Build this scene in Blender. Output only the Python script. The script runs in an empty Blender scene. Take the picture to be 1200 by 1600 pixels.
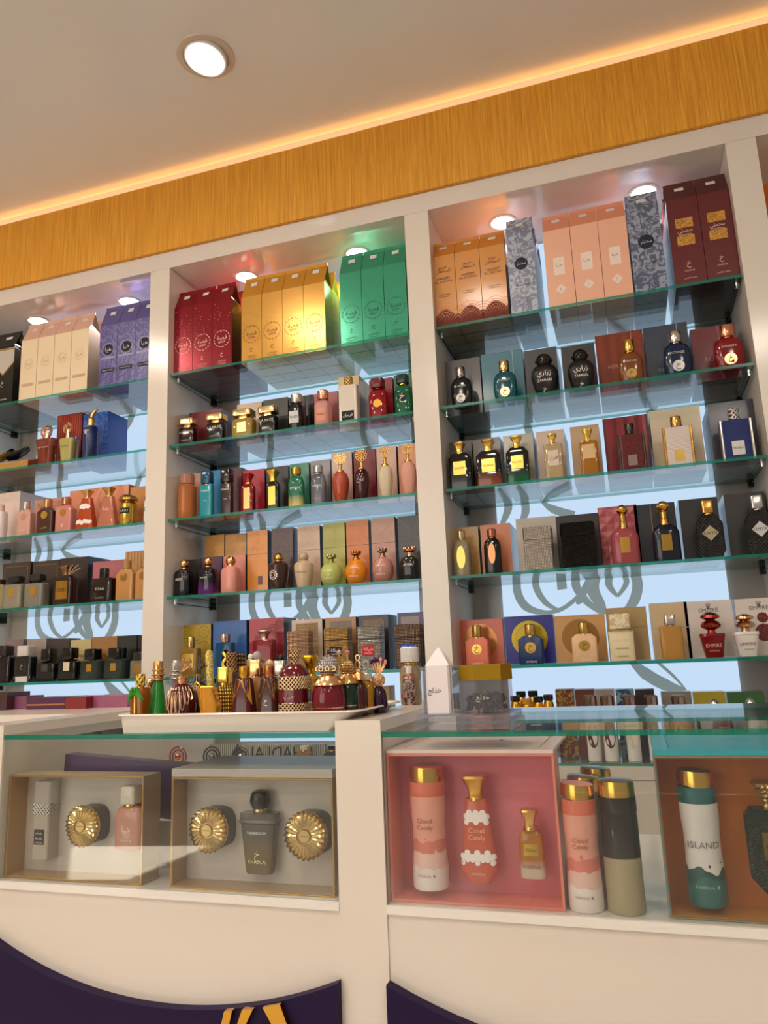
import bpy, math, random
from mathutils import Vector, Matrix
random.seed(7)
sc = bpy.context.scene
COL = sc.collection
PI = math.pi
# ------------------------------------------------------------------ camera, world, lights, exposure
PITCH, YAW, ROLL, FPX = 0.1955044, -0.3089464, -0.0392848, 1170.0
EYE = Vector((0.0, -2.2, 1.2))
def axes():
    p, y, r = PITCH, YAW, ROLL
    cy, sy, cp, sp, cr, sr = math.cos(y), math.sin(y), math.cos(p), math.sin(p), math.cos(r), math.sin(r)
    fwd = Vector((sy * cp, cy * cp, sp)); right = Vector((cy, -sy, 0)); up = right.cross(fwd)
    return cr * right + sr * up, -sr * right + cr * up, fwd
R_, U_, F_ = axes()
cam = bpy.data.cameras.new('camera'); cam.sensor_fit = 'HORIZONTAL'; cam.sensor_width = 36; cam.lens = 36 * FPX / 1200
cam.clip_start = 0.02
cam_o = bpy.data.objects.new('camera', cam); COL.objects.link(cam_o)
cam_o.matrix_world = Matrix(((R_.x, U_.x, -F_.x, EYE.x), (R_.y, U_.y, -F_.y, EYE.y), (R_.z, U_.z, -F_.z, EYE.z), (0, 0, 0, 1)))
sc.camera = cam_o
sc.view_settings.view_transform = 'Standard'; sc.view_settings.look = 'None'
sc.view_settings.exposure = 0.08; sc.view_settings.gamma = 1.0; sc.view_settings.use_curve_mapping = False
w = bpy.data.worlds.new('world'); sc.world = w; w.use_nodes = True
w.node_tree.nodes['Background'].inputs[0].default_value = (1.0, 0.92, 0.83, 1)
w.node_tree.nodes['Background'].inputs[1].default_value = 0.36
def lamp(kind, loc, power, color, size=0.1, size_y=None, rot=(0, 0, 0), **kw):
    l = bpy.data.lights.new('lamp', kind); l.energy = power; l.color = color
    if kind == 'AREA':
        l.shape = 'DISK' if size_y is None else 'RECTANGLE'; l.size = size
        if size_y: l.size_y = size_y
    if kind == 'SPOT': l.spot_size = kw.get('cone', 1.9); l.spot_blend = .6; l.shadow_soft_size = size
    o = bpy.data.objects.new(kw.get('name', 'ceiling_lamp'), l); COL.objects.link(o); o.location = loc; o.rotation_euler = rot
    return o
WARM = (1.0, 0.89, 0.77)
for x in (-2.6, -0.9, 0.9):
    for y in (-3.9, -2.6):
        lamp('AREA', (x, y, 3.02), 10.5, WARM, 0.35)
for x in (-2.5, -1.5, -.55):
    lamp('AREA', (x, -1.35, 3.02), 7.2, WARM, 0.25)  # unseen row added to brighten the cabinet wall
lamp('AREA', (-3.0, -6.2, 1.9), 62, (1.0, 0.92, 0.84), 3.4, 2.4, rot=(1.5, 0, -0.3), name='rear_area_fill')  # unseen area light added behind the camera as fill
SUND = Vector((math.cos(.62), 0, -math.sin(.62)))
sun = bpy.data.lights.new('sun', 'SUN'); sun.energy = 60; sun.color = (1, .93, .82); sun.angle = .01
sun_o = bpy.data.objects.new('sun', sun); COL.objects.link(sun_o); sun_o.rotation_euler = SUND.to_track_quat('-Z', 'Y').to_euler()

# ------------------------------------------------------------------ pixel -> world helpers
def ray(px, py): return R_ * ((px - 600) / FPX) - U_ * ((py - 800) / FPX) + F_
def at(px, py, Y):
    d = ray(px, py); t = (Y - EYE.y) / d.y; p = EYE + d * t; return p.x, p.z
def atz(px, py, Z):
    d = ray(px, py); t = (Z - EYE.z) / d.z; p = EYE + d * t; return p.x, p.y
def fx(u, Y, Z):
    dy, dz, k = Y - EYE.y, Z - EYE.z, u - 600
    return EYE.x + (k * (dy * F_.y + dz * F_.z) - FPX * (dy * R_.y + dz * R_.z)) / (FPX * R_.x - k * F_.x)
def fz(v, X, Y):
    dx, dy, k = X - EYE.x, Y - EYE.y, 800 - v
    return EYE.z + (FPX * (dx * U_.x + dy * U_.y) - k * (dx * F_.x + dy * F_.y)) / (k * F_.z - FPX * U_.z)

# ------------------------------------------------------------------ materials
def lin(h):
    h = h.lstrip('#'); v = [int(h[i:i + 2], 16) / 255 for i in (0, 2, 4)]
    return tuple([c / 12.92 if c <= .04045 else ((c + .055) / 1.055) ** 2.4 for c in v] + [1])
MC = {}
def newmat(name):
    m = bpy.data.materials.new(name); m.use_nodes = True; nt = m.node_tree
    return m, nt, nt.nodes['Principled BSDF']
def M(spec):
    """spec: kind#rrggbb.  g gloss, c card, f foil, m metal, t tinted glass, v vinyl/matte, w laminate, e emit; p:name:a:b:scale patterns"""
    if not isinstance(spec, str): return spec
    if spec in MC: return MC[spec]
    if spec.startswith('p:'):
        m = pattern(*spec.split(':')[1:]); MC[spec] = m; return m
    k, h = spec[0], spec[1:]
    names = dict(g='gloss', c='card', f='foil', m='metal', t='tinted_glass', v='matte', w='laminate', e='glow')
    m, nt, b = newmat(names[k] + '_' + h[1:].split('*')[0])
    if k == 'e':
        h, s = h.split('*')
        b.inputs['Base Color'].default_value = (0, 0, 0, 1); b.inputs['Emission Color'].default_value = lin(h)
        b.inputs['Emission Strength'].default_value = float(s); b.inputs['Roughness'].default_value = .3
    else:
        b.inputs['Base Color'].default_value = lin(h)
        R, Me = dict(g=(.12, 0), c=(.38, 0), f=(.2, .45), m=(.2, 1), t=(.04, 0), v=(.7, 0), w=(.16, 0))[k]
        b.inputs['Roughness'].default_value = R; b.inputs['Metallic'].default_value = Me
        if k == 't':
            tr = nt.nodes.new('ShaderNodeBsdfTransparent'); c = lin(h)
            tr.inputs[0].default_value = tuple(min(1, v * .75 + .22) for v in c[:3]) + (1,)
            mx = nt.nodes.new('ShaderNodeMixShader'); mx.inputs[0].default_value = .5
            nt.links.new(b.outputs[0], mx.inputs[1]); nt.links.new(tr.outputs[0], mx.inputs[2])
            nt.links.new(mx.outputs[0], nt.nodes['Material Output'].inputs[0])
            b.inputs['Coat Weight'].default_value = .6
        if k in 'c':
            n = nt.nodes.new('ShaderNodeTexNoise'); n.inputs['Scale'].default_value = 9; tc = nt.nodes.new('ShaderNodeTexCoord')
            bp = nt.nodes.new('ShaderNodeBump'); bp.inputs['Strength'].default_value = .12; bp.inputs['Distance'].default_value = .01
            nt.links.new(tc.outputs['Object'], n.inputs[0]); nt.links.new(n.outputs[0], bp.inputs['Height']); nt.links.new(bp.outputs[0], b.inputs['Normal'])
            b.inputs['Coat Weight'].default_value = .35; b.inputs['Coat Roughness'].default_value = .12
    MC[spec] = m; return m
def pattern(kind, a, b_, scale='100', ex=''):
    s = float(scale); m, nt, b = newmat(kind + '_pattern'); N = nt.nodes.new; L = nt.links.new
    tc = N('ShaderNodeTexCoord'); mp = N('ShaderNodeMapping'); L(tc.outputs['Object'], mp.inputs[0])
    ramp = N('ShaderNodeValToRGB'); ramp.color_ramp.elements[0].color = lin(a); ramp.color_ramp.elements[1].color = lin(b_)
    L(ramp.outputs[0], b.inputs['Base Color']); b.inputs['Roughness'].default_value = .3
    def setr(p, q, it='LINEAR'): ramp.color_ramp.elements[0].position = p; ramp.color_ramp.elements[1].position = q; ramp.color_ramp.interpolation = it
    if kind in ('lattice', 'weave'):
        sp = N('ShaderNodeSeparateXYZ'); L(mp.outputs[0], sp.inputs[0])
        def sine(e1, op, e2):
            ad = N('ShaderNodeMath'); ad.operation = op; L(e1, ad.inputs[0]); L(e2, ad.inputs[1])
            mu = N('ShaderNodeMath'); mu.operation = 'MULTIPLY'; L(ad.outputs[0], mu.inputs[0]); mu.inputs[1].default_value = s
            si = N('ShaderNodeMath'); si.operation = 'SINE'; L(mu.outputs[0], si.inputs[0]); return si.outputs[0]
        xy = N('ShaderNodeMath'); xy.operation = 'ADD'; L(sp.outputs[0], xy.inputs[0]); L(sp.outputs[1], xy.inputs[1])
        p = sine(xy.outputs[0], 'ADD', sp.outputs[2]); q = sine(xy.outputs[0], 'SUBTRACT', sp.outputs[2])
        mm = N('ShaderNodeMath'); mm.operation = 'MAXIMUM' if kind == 'lattice' else 'MULTIPLY'; L(p, mm.inputs[0]); L(q, mm.inputs[1])
        L(mm.outputs[0], ramp.inputs[0]); setr(.35 if kind == 'lattice' else -.1 + .1, .6 if kind == 'lattice' else .4)
        bp = N('ShaderNodeBump'); bp.inputs['Strength'].default_value = .7; bp.inputs['Distance'].default_value = .002
        L(mm.outputs[0], bp.inputs['Height']); L(bp.outputs[0], b.inputs['Normal'])
        b.inputs['Metallic'].default_value = .0 if ex == 'd' else .7; b.inputs['Roughness'].default_value = .32
    elif kind == 'damask':
        n = N('ShaderNodeTexNoise'); n.inputs['Scale'].default_value = s; n.inputs['Detail'].default_value = 2; n.inputs['Distortion'].default_value = 2.5
        L(mp.outputs[0], n.inputs[0]); L(n.outputs[0], ramp.inputs[0]); setr(.46, .54)
    elif kind == 'scallop':
        v = N('ShaderNodeTexVoronoi'); v.inputs['Scale'].default_value = s; v.feature = 'F1'
        mu = N('ShaderNodeMath'); mu.operation = 'MULTIPLY'; mu.inputs[1].default_value = 28
        si = N('ShaderNodeMath'); si.operation = 'SINE'
        L(mp.outputs[0], v.inputs[0]); L(v.outputs['Distance'], mu.inputs[0]); L(mu.outputs[0], si.inputs[0]); L(si.outputs[0], ramp.inputs[0]); setr(.3, .8)
    elif kind == 'ribs':
        wv = N('ShaderNodeTexWave'); wv.inputs['Scale'].default_value = s; wv.bands_direction = ex or 'X'
        L(mp.outputs[0], wv.inputs[0]); L(wv.outputs[0], ramp.inputs[0]); setr(.2, .8); b.inputs['Roughness'].default_value = .2
        bp = N('ShaderNodeBump'); bp.inputs['Strength'].default_value = .5; bp.inputs['Distance'].default_value = .001
        L(wv.outputs[0], bp.inputs['Height']); L(bp.outputs[0], b.inputs['Normal'])
    elif kind == 'wood':
        mp.inputs['Scale'].default_value = (60, 60, 1.4); n = N('ShaderNodeTexNoise'); n.inputs['Scale'].default_value = s
        n.inputs['Detail'].default_value = 6; n.inputs['Roughness'].default_value = .7
        L(mp.outputs[0], n.inputs[0]); L(n.outputs[0], ramp.inputs[0]); setr(.3, .72); b.inputs['Roughness'].default_value = .42
    elif kind == 'zfade':
        sp = N('ShaderNodeSeparateXYZ'); L(mp.outputs[0], sp.inputs[0]); mr = N('ShaderNodeMapRange')
        L(sp.outputs[2], mr.inputs[0]); lo, hi = ex.split(','); mr.inputs[1].default_value = float(lo); mr.inputs[2].default_value = float(hi)
        L(mr.outputs[0], ramp.inputs[0]); setr(0, 1); b.inputs['Roughness'].default_value = .06
    elif kind == 'tile':
        br = N('ShaderNodeTexBrick'); br.inputs['Scale'].default_value = 1; br.inputs['Color1'].default_value = lin(a); br.inputs['Color2'].default_value = lin(a)
        br.inputs['Mortar'].default_value = lin(b_); br.inputs['Mortar Size'].default_value = .004; br.inputs['Brick Width'].default_value = s; br.inputs['Row Height'].default_value = s; br.offset = 0
        L(mp.outputs[0], br.inputs[0]); L(br.outputs[0], b.inputs['Base Color']); b.inputs['Roughness'].default_value = .15
    return m
def zbands(name, stops, amp=.004, nscale=60, rough=.3, metal=0):
    """printed bands changing with height, wavy borders"""
    m, nt, b = newmat(name); N = nt.nodes.new; L = nt.links.new
    tc = N('ShaderNodeTexCoord'); sp = N('ShaderNodeSeparateXYZ'); L(tc.outputs['Object'], sp.inputs[0])
    v = N('ShaderNodeTexVoronoi'); v.inputs['Scale'].default_value = nscale; v.feature = 'SMOOTH_F1'; L(tc.outputs['Object'], v.inputs[0])
    ma = N('ShaderNodeMath'); ma.operation = 'MULTIPLY_ADD'; L(v.outputs['Distance'], ma.inputs[0]); ma.inputs[1].default_value = amp * 4; L(sp.outputs[2], ma.inputs[2])
    mr = N('ShaderNodeMapRange'); L(ma.outputs[0], mr.inputs[0]); mr.inputs[1].default_value = 0; mr.inputs[2].default_value = stops[-1][0] + .05
    r = N('ShaderNodeValToRGB'); r.color_ramp.interpolation = 'CONSTANT'; L(mr.outputs[0], r.inputs[0]); tot = stops[-1][0] + .05
    els = r.color_ramp.elements
    while len(els) < len(stops): els.new(.5)
    for e, (z, c) in zip(els, stops): e.position = z / tot
    for e, (z, c) in zip(els, stops): e.color = lin(c)
    L(r.outputs[0], b.inputs['Base Color']); b.inputs['Roughness'].default_value = rough; b.inputs['Metallic'].default_value = metal
    return m
def glassmat(name, tint, f0=.05, gain=1.0, diff=0):
    m = bpy.data.materials.new(name); m.use_nodes = True; nt = m.node_tree; nt.nodes.clear(); N = nt.nodes.new; L = nt.links.new
    lw = N('ShaderNodeLayerWeight'); lw.inputs[0].default_value = .5
    pw = N('ShaderNodeMath'); pw.operation = 'POWER'; L(lw.outputs['Facing'], pw.inputs[0]); pw.inputs[1].default_value = 4.6
    ma = N('ShaderNodeMath'); ma.operation = 'MULTIPLY_ADD'; L(pw.outputs[0], ma.inputs[0]); ma.inputs[1].default_value = (1 - f0) * gain; ma.inputs[2].default_value = f0
    t = N('ShaderNodeBsdfTransparent'); t.inputs[0].default_value = tint; g = N('ShaderNodeBsdfGlossy'); g.inputs['Roughness'].default_value = 0.01
    mx = N('ShaderNodeMixShader'); L(ma.outputs[0], mx.inputs[0]); L(t.outputs[0], mx.inputs[1]); L(g.outputs[0], mx.inputs[2])
    out = N('ShaderNodeOutputMaterial'); last = mx
    if diff:
        d = N('ShaderNodeBsdfDiffuse'); d.inputs[0].default_value = lin('#c8c8d0'); m2 = N('ShaderNodeMixShader'); m2.inputs[0].default_value = diff
        L(mx.outputs[0], m2.inputs[1]); L(d.outputs[0], m2.inputs[2]); last = m2
    L(last.outputs[0], out.inputs[0]); return m
GLASS = glassmat('shelf_glass', (.945, .975, .965, 1), .045)
PANE = glassmat('clear_pane', (.96, .98, .97, 1), .045)
ACRYL = glassmat('clear_acrylic', (.90, .90, .93, 1), .06, .8, .12)
EDGE, _nt, _b = newmat('green_glass_edge')
_b.inputs['Base Color'].default_value = lin('#1f8a72'); _b.inputs['Roughness'].default_value = .12
_t = _nt.nodes.new('ShaderNodeBsdfTransparent'); _t.inputs[0].default_value = (.28, .75, .66, 1)
_x = _nt.nodes.new('ShaderNodeMixShader'); _x.inputs[0].default_value = .45
_nt.links.new(_b.outputs[0], _x.inputs[1]); _nt.links.new(_t.outputs[0], _x.inputs[2]); _nt.links.new(_x.outputs[0], _nt.nodes['Material Output'].inputs[0])
GOLD, SILV, COPP, BLACK, WHITE = 'm#e6b450', 'm#c9c9cc', 'm#d9946a', 'g#0b0a0b', 'g#e9e4de'
LAM = 'w#ded3c6'

# ------------------------------------------------------------------ mesh builder
class MB:
    def __init__(s): s.v, s.f, s.m = [], [], []
    def add(s, vs, fs, mi=0):
        o = len(s.v); s.v += vs; s.f += [tuple(i + o for i in f) for f in fs]; s.m += [mi] * len(fs); return s
    def box(s, x0, x1, y0, y1, z0, z1, mi=0, bot=None, side=None):
        vs = [(x0, y0, z0), (x1, y0, z0), (x1, y1, z0), (x0, y1, z0), (x0, y0, z1), (x1, y0, z1), (x1, y1, z1), (x0, y1, z1)]
        o = len(s.v); s.v += vs
        sd = mi if side is None else side
        for f, k in (((0, 3, 2, 1), mi if bot is None else bot), ((4, 5, 6, 7), mi), ((0, 1, 5, 4), sd), ((1, 2, 6, 5), sd), ((2, 3, 7, 6), sd), ((3, 0, 4, 7), sd)):
            s.f.append(tuple(i + o for i in f)); s.m.append(k)
        return s
    def bbox(s, x0, x1, y0, y1, z0, z1, r=.002, mi=0):   # box with chamfered upright edges
        pts = [(x0 + r, y0), (x1 - r, y0), (x1, y0 + r), (x1, y1 - r), (x1 - r, y1), (x0 + r, y1), (x0, y1 - r), (x0, y0 + r)]
        return s.prism(pts, z0, z1, mi)
    def prism(s, pts, z0, z1, mi=0):
        n = len(pts); vs = [(x, y, z0) for x, y in pts] + [(x, y, z1) for x, y in pts]
        return s.add(vs, [tuple(range(n))[::-1], tuple(range(n, 2 * n))] + [(i, (i + 1) % n, n + (i + 1) % n, n + i) for i in range(n)], mi)
    def plate(s, pts, y0, y1, mi=0):    # outline in x,z extruded along y
        n = len(pts); vs = [(x, y0, z) for x, z in pts] + [(x, y1, z) for x, z in pts]
        return s.add(vs, [tuple(range(n)), tuple(range(n, 2 * n))[::-1]] + [(i, n + i, n + (i + 1) % n, (i + 1) % n) for i in range(n)], mi)
    def sweep(s, prof, w, d, n=2, seg=20, z0=0, h=1, cx=0, cy=0, mi=0):
        rings = []
        for r, t in prof:
            ring = []
            for k in range(seg):
                a = 2 * PI * (k + .5) / seg; c, q = math.cos(a), math.sin(a)
                ring.append((cx + w / 2 * r * math.copysign(abs(c) ** (2 / n), c), cy + d / 2 * r * math.copysign(abs(q) ** (2 / n), q), z0 + h * t))
            rings.append(ring)
        vs = [p for r in rings for p in r]; fs = []
        for i in range(len(rings) - 1):
            for k in range(seg):
                a, b = i * seg + k, i * seg + (k + 1) % seg; fs.append((a, b, b + seg, a + seg))
        fs.append(tuple(range(seg))[::-1]); fs.append(tuple(range((len(rings) - 1) * seg, len(rings) * seg)))
        return s.add(vs, fs, mi)
    def ball(s, x, y, z, r, mi=0, seg=12, sz=1):
        prof = [(max(.02, math.sin(PI * i / 8)), .5 - .5 * math.cos(PI * i / 8)) for i in range(9)]
        return s.sweep(prof, 2 * r, 2 * r, 2, seg, z - r * sz, 2 * r * sz, x, y, mi)
    def tube(s, pts, r, seg=6, closed=False, mi=0):
        P = [Vector(p) for p in pts]; n = len(P); rings = []
        for i, p in enumerate(P):
            a = P[(i - 1) % n] if (i or closed) else p; b = P[(i + 1) % n] if (i < n - 1 or closed) else p
            t = (b - a).normalized() if (b - a).length > 1e-9 else Vector((0, 0, 1))
            u = t.cross(Vector((0, 1, 0))); u = u.normalized() if u.length > .05 else t.cross(Vector((1, 0, 0))).normalized(); v = t.cross(u)
            rr = r[i] if isinstance(r, (list, tuple)) else r
            rings.append([tuple(p + u * math.cos(2 * PI * k / seg) * rr + v * math.sin(2 * PI * k / seg) * rr) for k in range(seg)])
        vs = [q for g in rings for q in g]; fs = []
        for i in range(n if closed else n - 1):
            j = (i + 1) % n
            for k in range(seg): fs.append((i * seg + k, i * seg + (k + 1) % seg, j * seg + (k + 1) % seg, j * seg + k))
        if not closed: fs += [tuple(range(seg))[::-1], tuple(range((n - 1) * seg, n * seg))]
        return s.add(vs, fs, mi)
    def ring(s, cx, cy, cz, r, t, mi=0, seg=20, flat=False, sx=1):   # torus standing (xz) or lying (flat)
        pts = [(cx + sx * r * math.cos(2 * PI * k / seg), cy + (r * math.sin(2 * PI * k / seg) if flat else 0), cz + (0 if flat else r * math.sin(2 * PI * k / seg))) for k in range(seg)]
        if flat:
            o = len(s.v); vs = []
            for k in range(seg):
                a = 2 * PI * k / seg
                for j in range(6):
                    b = 2 * PI * j / 6; q = r + t * math.cos(b); vs.append((cx + q * math.cos(a), cy + q * math.sin(a), cz + t * math.sin(b)))
            return s.add(vs, [(k * 6 + j, ((k + 1) % seg) * 6 + j, ((k + 1) % seg) * 6 + (j + 1) % 6, k * 6 + (j + 1) % 6) for k in range(seg) for j in range(6)], mi)
        return s.tube(pts, t, 6, True, mi)
    def mesh(s, name, mats, smooth=True):
        me = bpy.data.meshes.new(name); me.from_pydata(s.v, [], s.f)
        for m in (mats if isinstance(mats, (list, tuple)) else [mats]): me.materials.append(M(m))
        me.polygons.foreach_set('material_index', s.m)
        if smooth:
            me.polygons.foreach_set('use_smooth', [True] * len(s.f)); me.set_sharp_from_angle(angle=math.radians(35))
        me.update(); return me
    def obj(s, name, mats, parent=None, loc=(0, 0, 0), smooth=True, label=None):
        o = bpy.data.objects.new(name, s.mesh(name, mats, smooth)); COL.objects.link(o); o.location = loc
        if parent: o.parent = parent
        if label: o['label'] = label
        return o
def thing(name, label, cat, loc=(0, 0, 0), group=None, rz=0):
    o = bpy.data.objects.new(name, None); COL.objects.link(o); o.location = loc; o.rotation_euler[2] = rz; o.empty_display_size = .05
    o['label'] = label; o['category'] = cat
    if group: o['group'] = group
    return o
def struct(o): o['kind'] = 'structure'; return o
def dup(root, loc, label=None, group=None):
    r = root.copy(); COL.objects.link(r); r.location = loc
    if label: r['label'] = label
    if group: r['group'] = group
    for ch in list(root.children):
        c = ch.copy(); COL.objects.link(c); c.parent = r
        for g in list(ch.children):
            e = g.copy(); COL.objects.link(e); e.parent = c
    return r
# ------------------------------------------------------------------ lettering
AR = {'ا': 'FE8D FE8E FE8D FE8E', 'ب': 'FE8F FE90 FE91 FE92', 'ة': 'FE93 FE94 FE93 FE94', 'ت': 'FE95 FE96 FE97 FE98', 'ج': 'FE9D FE9E FE9F FEA0', 'ح': 'FEA1 FEA2 FEA3 FEA4',
      'خ': 'FEA5 FEA6 FEA7 FEA8', 'د': 'FEA9 FEAA FEA9 FEAA', 'ر': 'FEAD FEAE FEAD FEAE', 'ز': 'FEAF FEB0 FEAF FEB0', 'س': 'FEB1 FEB2 FEB3 FEB4', 'ش': 'FEB5 FEB6 FEB7 FEB8',
      'ص': 'FEB9 FEBA FEBB FEBC', 'ط': 'FEC1 FEC2 FEC3 FEC4', 'ع': 'FEC9 FECA FECB FECC', 'ف': 'FED1 FED2 FED3 FED4', 'ق': 'FED5 FED6 FED7 FED8', 'ك': 'FED9 FEDA FEDB FEDC',
      'ل': 'FEDD FEDE FEDF FEE0', 'م': 'FEE1 FEE2 FEE3 FEE4', 'ن': 'FEE5 FEE6 FEE7 FEE8', 'و': 'FEED FEEE FEED FEEE', 'ي': 'FEF1 FEF2 FEF3 FEF4', 'ه': 'FEE9 FEEA FEEB FEEC'}
NOJOIN = set('ادرزوة ')
def shape_ar(s):
    if not any(c in AR for c in s): return s
    out = []
    for i, c in enumerate(s):
        if c not in AR: out.append(c); continue
        iso, fin, ini, med = [chr(int(q, 16)) for q in AR[c].split()]
        prev = i > 0 and s[i - 1] in AR and s[i - 1] not in NOJOIN; nxt = i < len(s) - 1 and s[i + 1] in AR and c not in NOJOIN
        out.append(med if prev and nxt else fin if prev else ini if nxt else iso)
    return ''.join(reversed(out))
TC = {}
def tgeo(s):
    if s in TC: return TC[s]
    c = bpy.data.curves.new('letters', 'FONT'); c.body = '\n'.join(shape_ar(q) for q in s.split('\n')); c.align_x = 'CENTER'; c.resolution_u = 2; c.space_line = .95
    o = bpy.data.objects.new('letters', c); COL.objects.link(o)
    dg = bpy.context.evaluated_depsgraph_get(); me = bpy.data.meshes.new_from_object(o.evaluated_get(dg))
    vs = [(v.co.x, v.co.y) for v in me.vertices]; fs = [tuple(p.vertices) for p in me.polygons]
    bpy.data.objects.remove(o); bpy.data.curves.remove(c); bpy.data.meshes.remove(me)
    if not vs: vs, fs = [(0, 0), (1, 0), (1, 1)], [(0, 1, 2)]
    x0, x1 = min(v[0] for v in vs), max(v[0] for v in vs); y0, y1 = min(v[1] for v in vs), max(v[1] for v in vs)
    k = 1 / (x1 - x0); TC[s] = ([((x - (x0 + x1) / 2) * k, (y - (y0 + y1) / 2) * k) for x, y in vs], fs, (y1 - y0) * k); return TC[s]
def put_text(mb, s, cx, cz, width, yf, mi=0, maxh=None, mirror=False):
    vs, fs, ar = tgeo(s); k = width
    if maxh and ar * k > maxh: k = maxh / ar
    q = -1 if mirror else 1
    mb.add([(cx + q * x * k, yf(cx + q * x * k, cz + z * k), cz + z * k) for x, z in vs], fs if not mirror else [f[::-1] for f in fs], mi)
def dashring(mb, cx, cz, r, yf, n=18, t=.0008, mi=0, duty=.6, sx=1):
    for i in range(n):
        a0 = 2 * PI * i / n; a1 = a0 + 2 * PI / n * duty; ps = []
        for rr, seq in ((r - t, (a0, (a0 + a1) / 2, a1)), (r + t, (a1, (a0 + a1) / 2, a0))):
            ps += [(cx + sx * rr * math.cos(a), cz + rr * math.sin(a)) for a in seq]
        ps = ps[::-1]
        mb.add([(x, yf(x, z), z) for x, z in ps], [(0, 1, 2, 3, 4, 5)], mi)
def disc(mb, cx, cz, r, yf, mi=0, n=20, sx=1, rot=0):
    ps = [(cx + sx * r * math.cos(2 * PI * k / n + rot), cz + r * math.sin(2 * PI * k / n + rot)) for k in range(n)]
    mb.add([(x, yf(x, z), z) for x, z in ps], [tuple(range(n))], mi)
def patch(mb, x0, x1, z0, z1, yf, mi=0, nx=6):
    vs = []; fs = []
    for i in range(nx + 1):
        x = x0 + (x1 - x0) * i / nx
        for z in (z0, z1): vs.append((x, yf(x, z), z))
    for i in range(nx): fs.append((2 * i, 2 * i + 2, 2 * i + 3, 2 * i + 1))
    mb.add(vs, fs, mi)
flat = lambda y: (lambda x, z: y)

# ------------------------------------------------------------------ the room

SZ = [None, 2.25, 1.98, 1.712, 1.442, 1.172, 0.902]     # heights of the shelf surfaces
struct(MB().box(-6, 3.5, -7, .6, -.05, 0).obj('floor', 'p:tile:#ddd4c8:#a8a094:0.6'))
CEILM, _n, _bb = newmat('satin_ceiling_paint'); _bb.inputs['Base Color'].default_value = lin('#e3e0dc'); _bb.inputs['Roughness'].default_value = .24
struct(MB().box(-6, 3.5, -7, -.0, 3.05, 3.12).obj('ceiling', CEILM))
struct(MB().box(-6, 3.5, .40, .5, 0, 3.2).obj('wall_back', 'v#cbbba9'))
struct(MB().box(-3.6, 1.9, -.012, .0, 2.732, 3.017).box(-3.6, 1.9, 0, .06, 2.732, 3.017).obj('trim_1', 'p:wood:#c67c0c:#f4b43a:3', smooth=False))
struct(MB().box(-3.6, 1.9, .012, .05, 3.017, 3.09).obj('cove_glow_strip', 'e#ffc68c*0.92', smooth=False))  # lit cove wall drawn as an emissive strip, glow put into its colour
wb = MB(); FLP = []   # added unseen wall, its hole shaped so the sun makes the floor patch
for px, py in ((104, 1376), (222, 1376), (345, 1322), (112, 1323)):
    d = ray(px, py); t = (-1.05 - EYE.y) / d.y; q = EYE + d * t; d2 = Vector((d.x, -d.y, d.z)); t = (0 - q.z) / d2.z; f = q + d2 * t
    u = (-6 - f.x) / SUND.x; h = f + SUND * u; FLP.append((h.y, h.z))
ya, yb_ = -7, .4; out = [(ya, 0), (yb_, 0), (yb_, 3.12), (ya, 3.12)]
cy_, cz_ = sum(q[0] for q in FLP) / 4, sum(q[1] for q in FLP) / 4; FLP.sort(key=lambda p: math.atan2(p[1] - cz_, p[0] - cy_))
wb.add([(-6, y, z) for y, z in out] + [(-6, y, z) for y, z in FLP] + [(-6.1, y, z) for y, z in out] + [(-6.1, y, z) for y, z in FLP],
       [(i, (i + 1) % 4, 4 + (i + 1) % 4, 4 + i) for i in range(4)] + [(8 + i, 12 + i, 12 + (i + 1) % 4, 8 + (i + 1) % 4) for i in range(4)] + [(4 + i, 4 + (i + 1) % 4, 12 + (i + 1) % 4, 12 + i) for i in range(4)])
struct(wb.obj('sun_mask_wall', 'v#d8c8b6', smooth=False))
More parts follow.
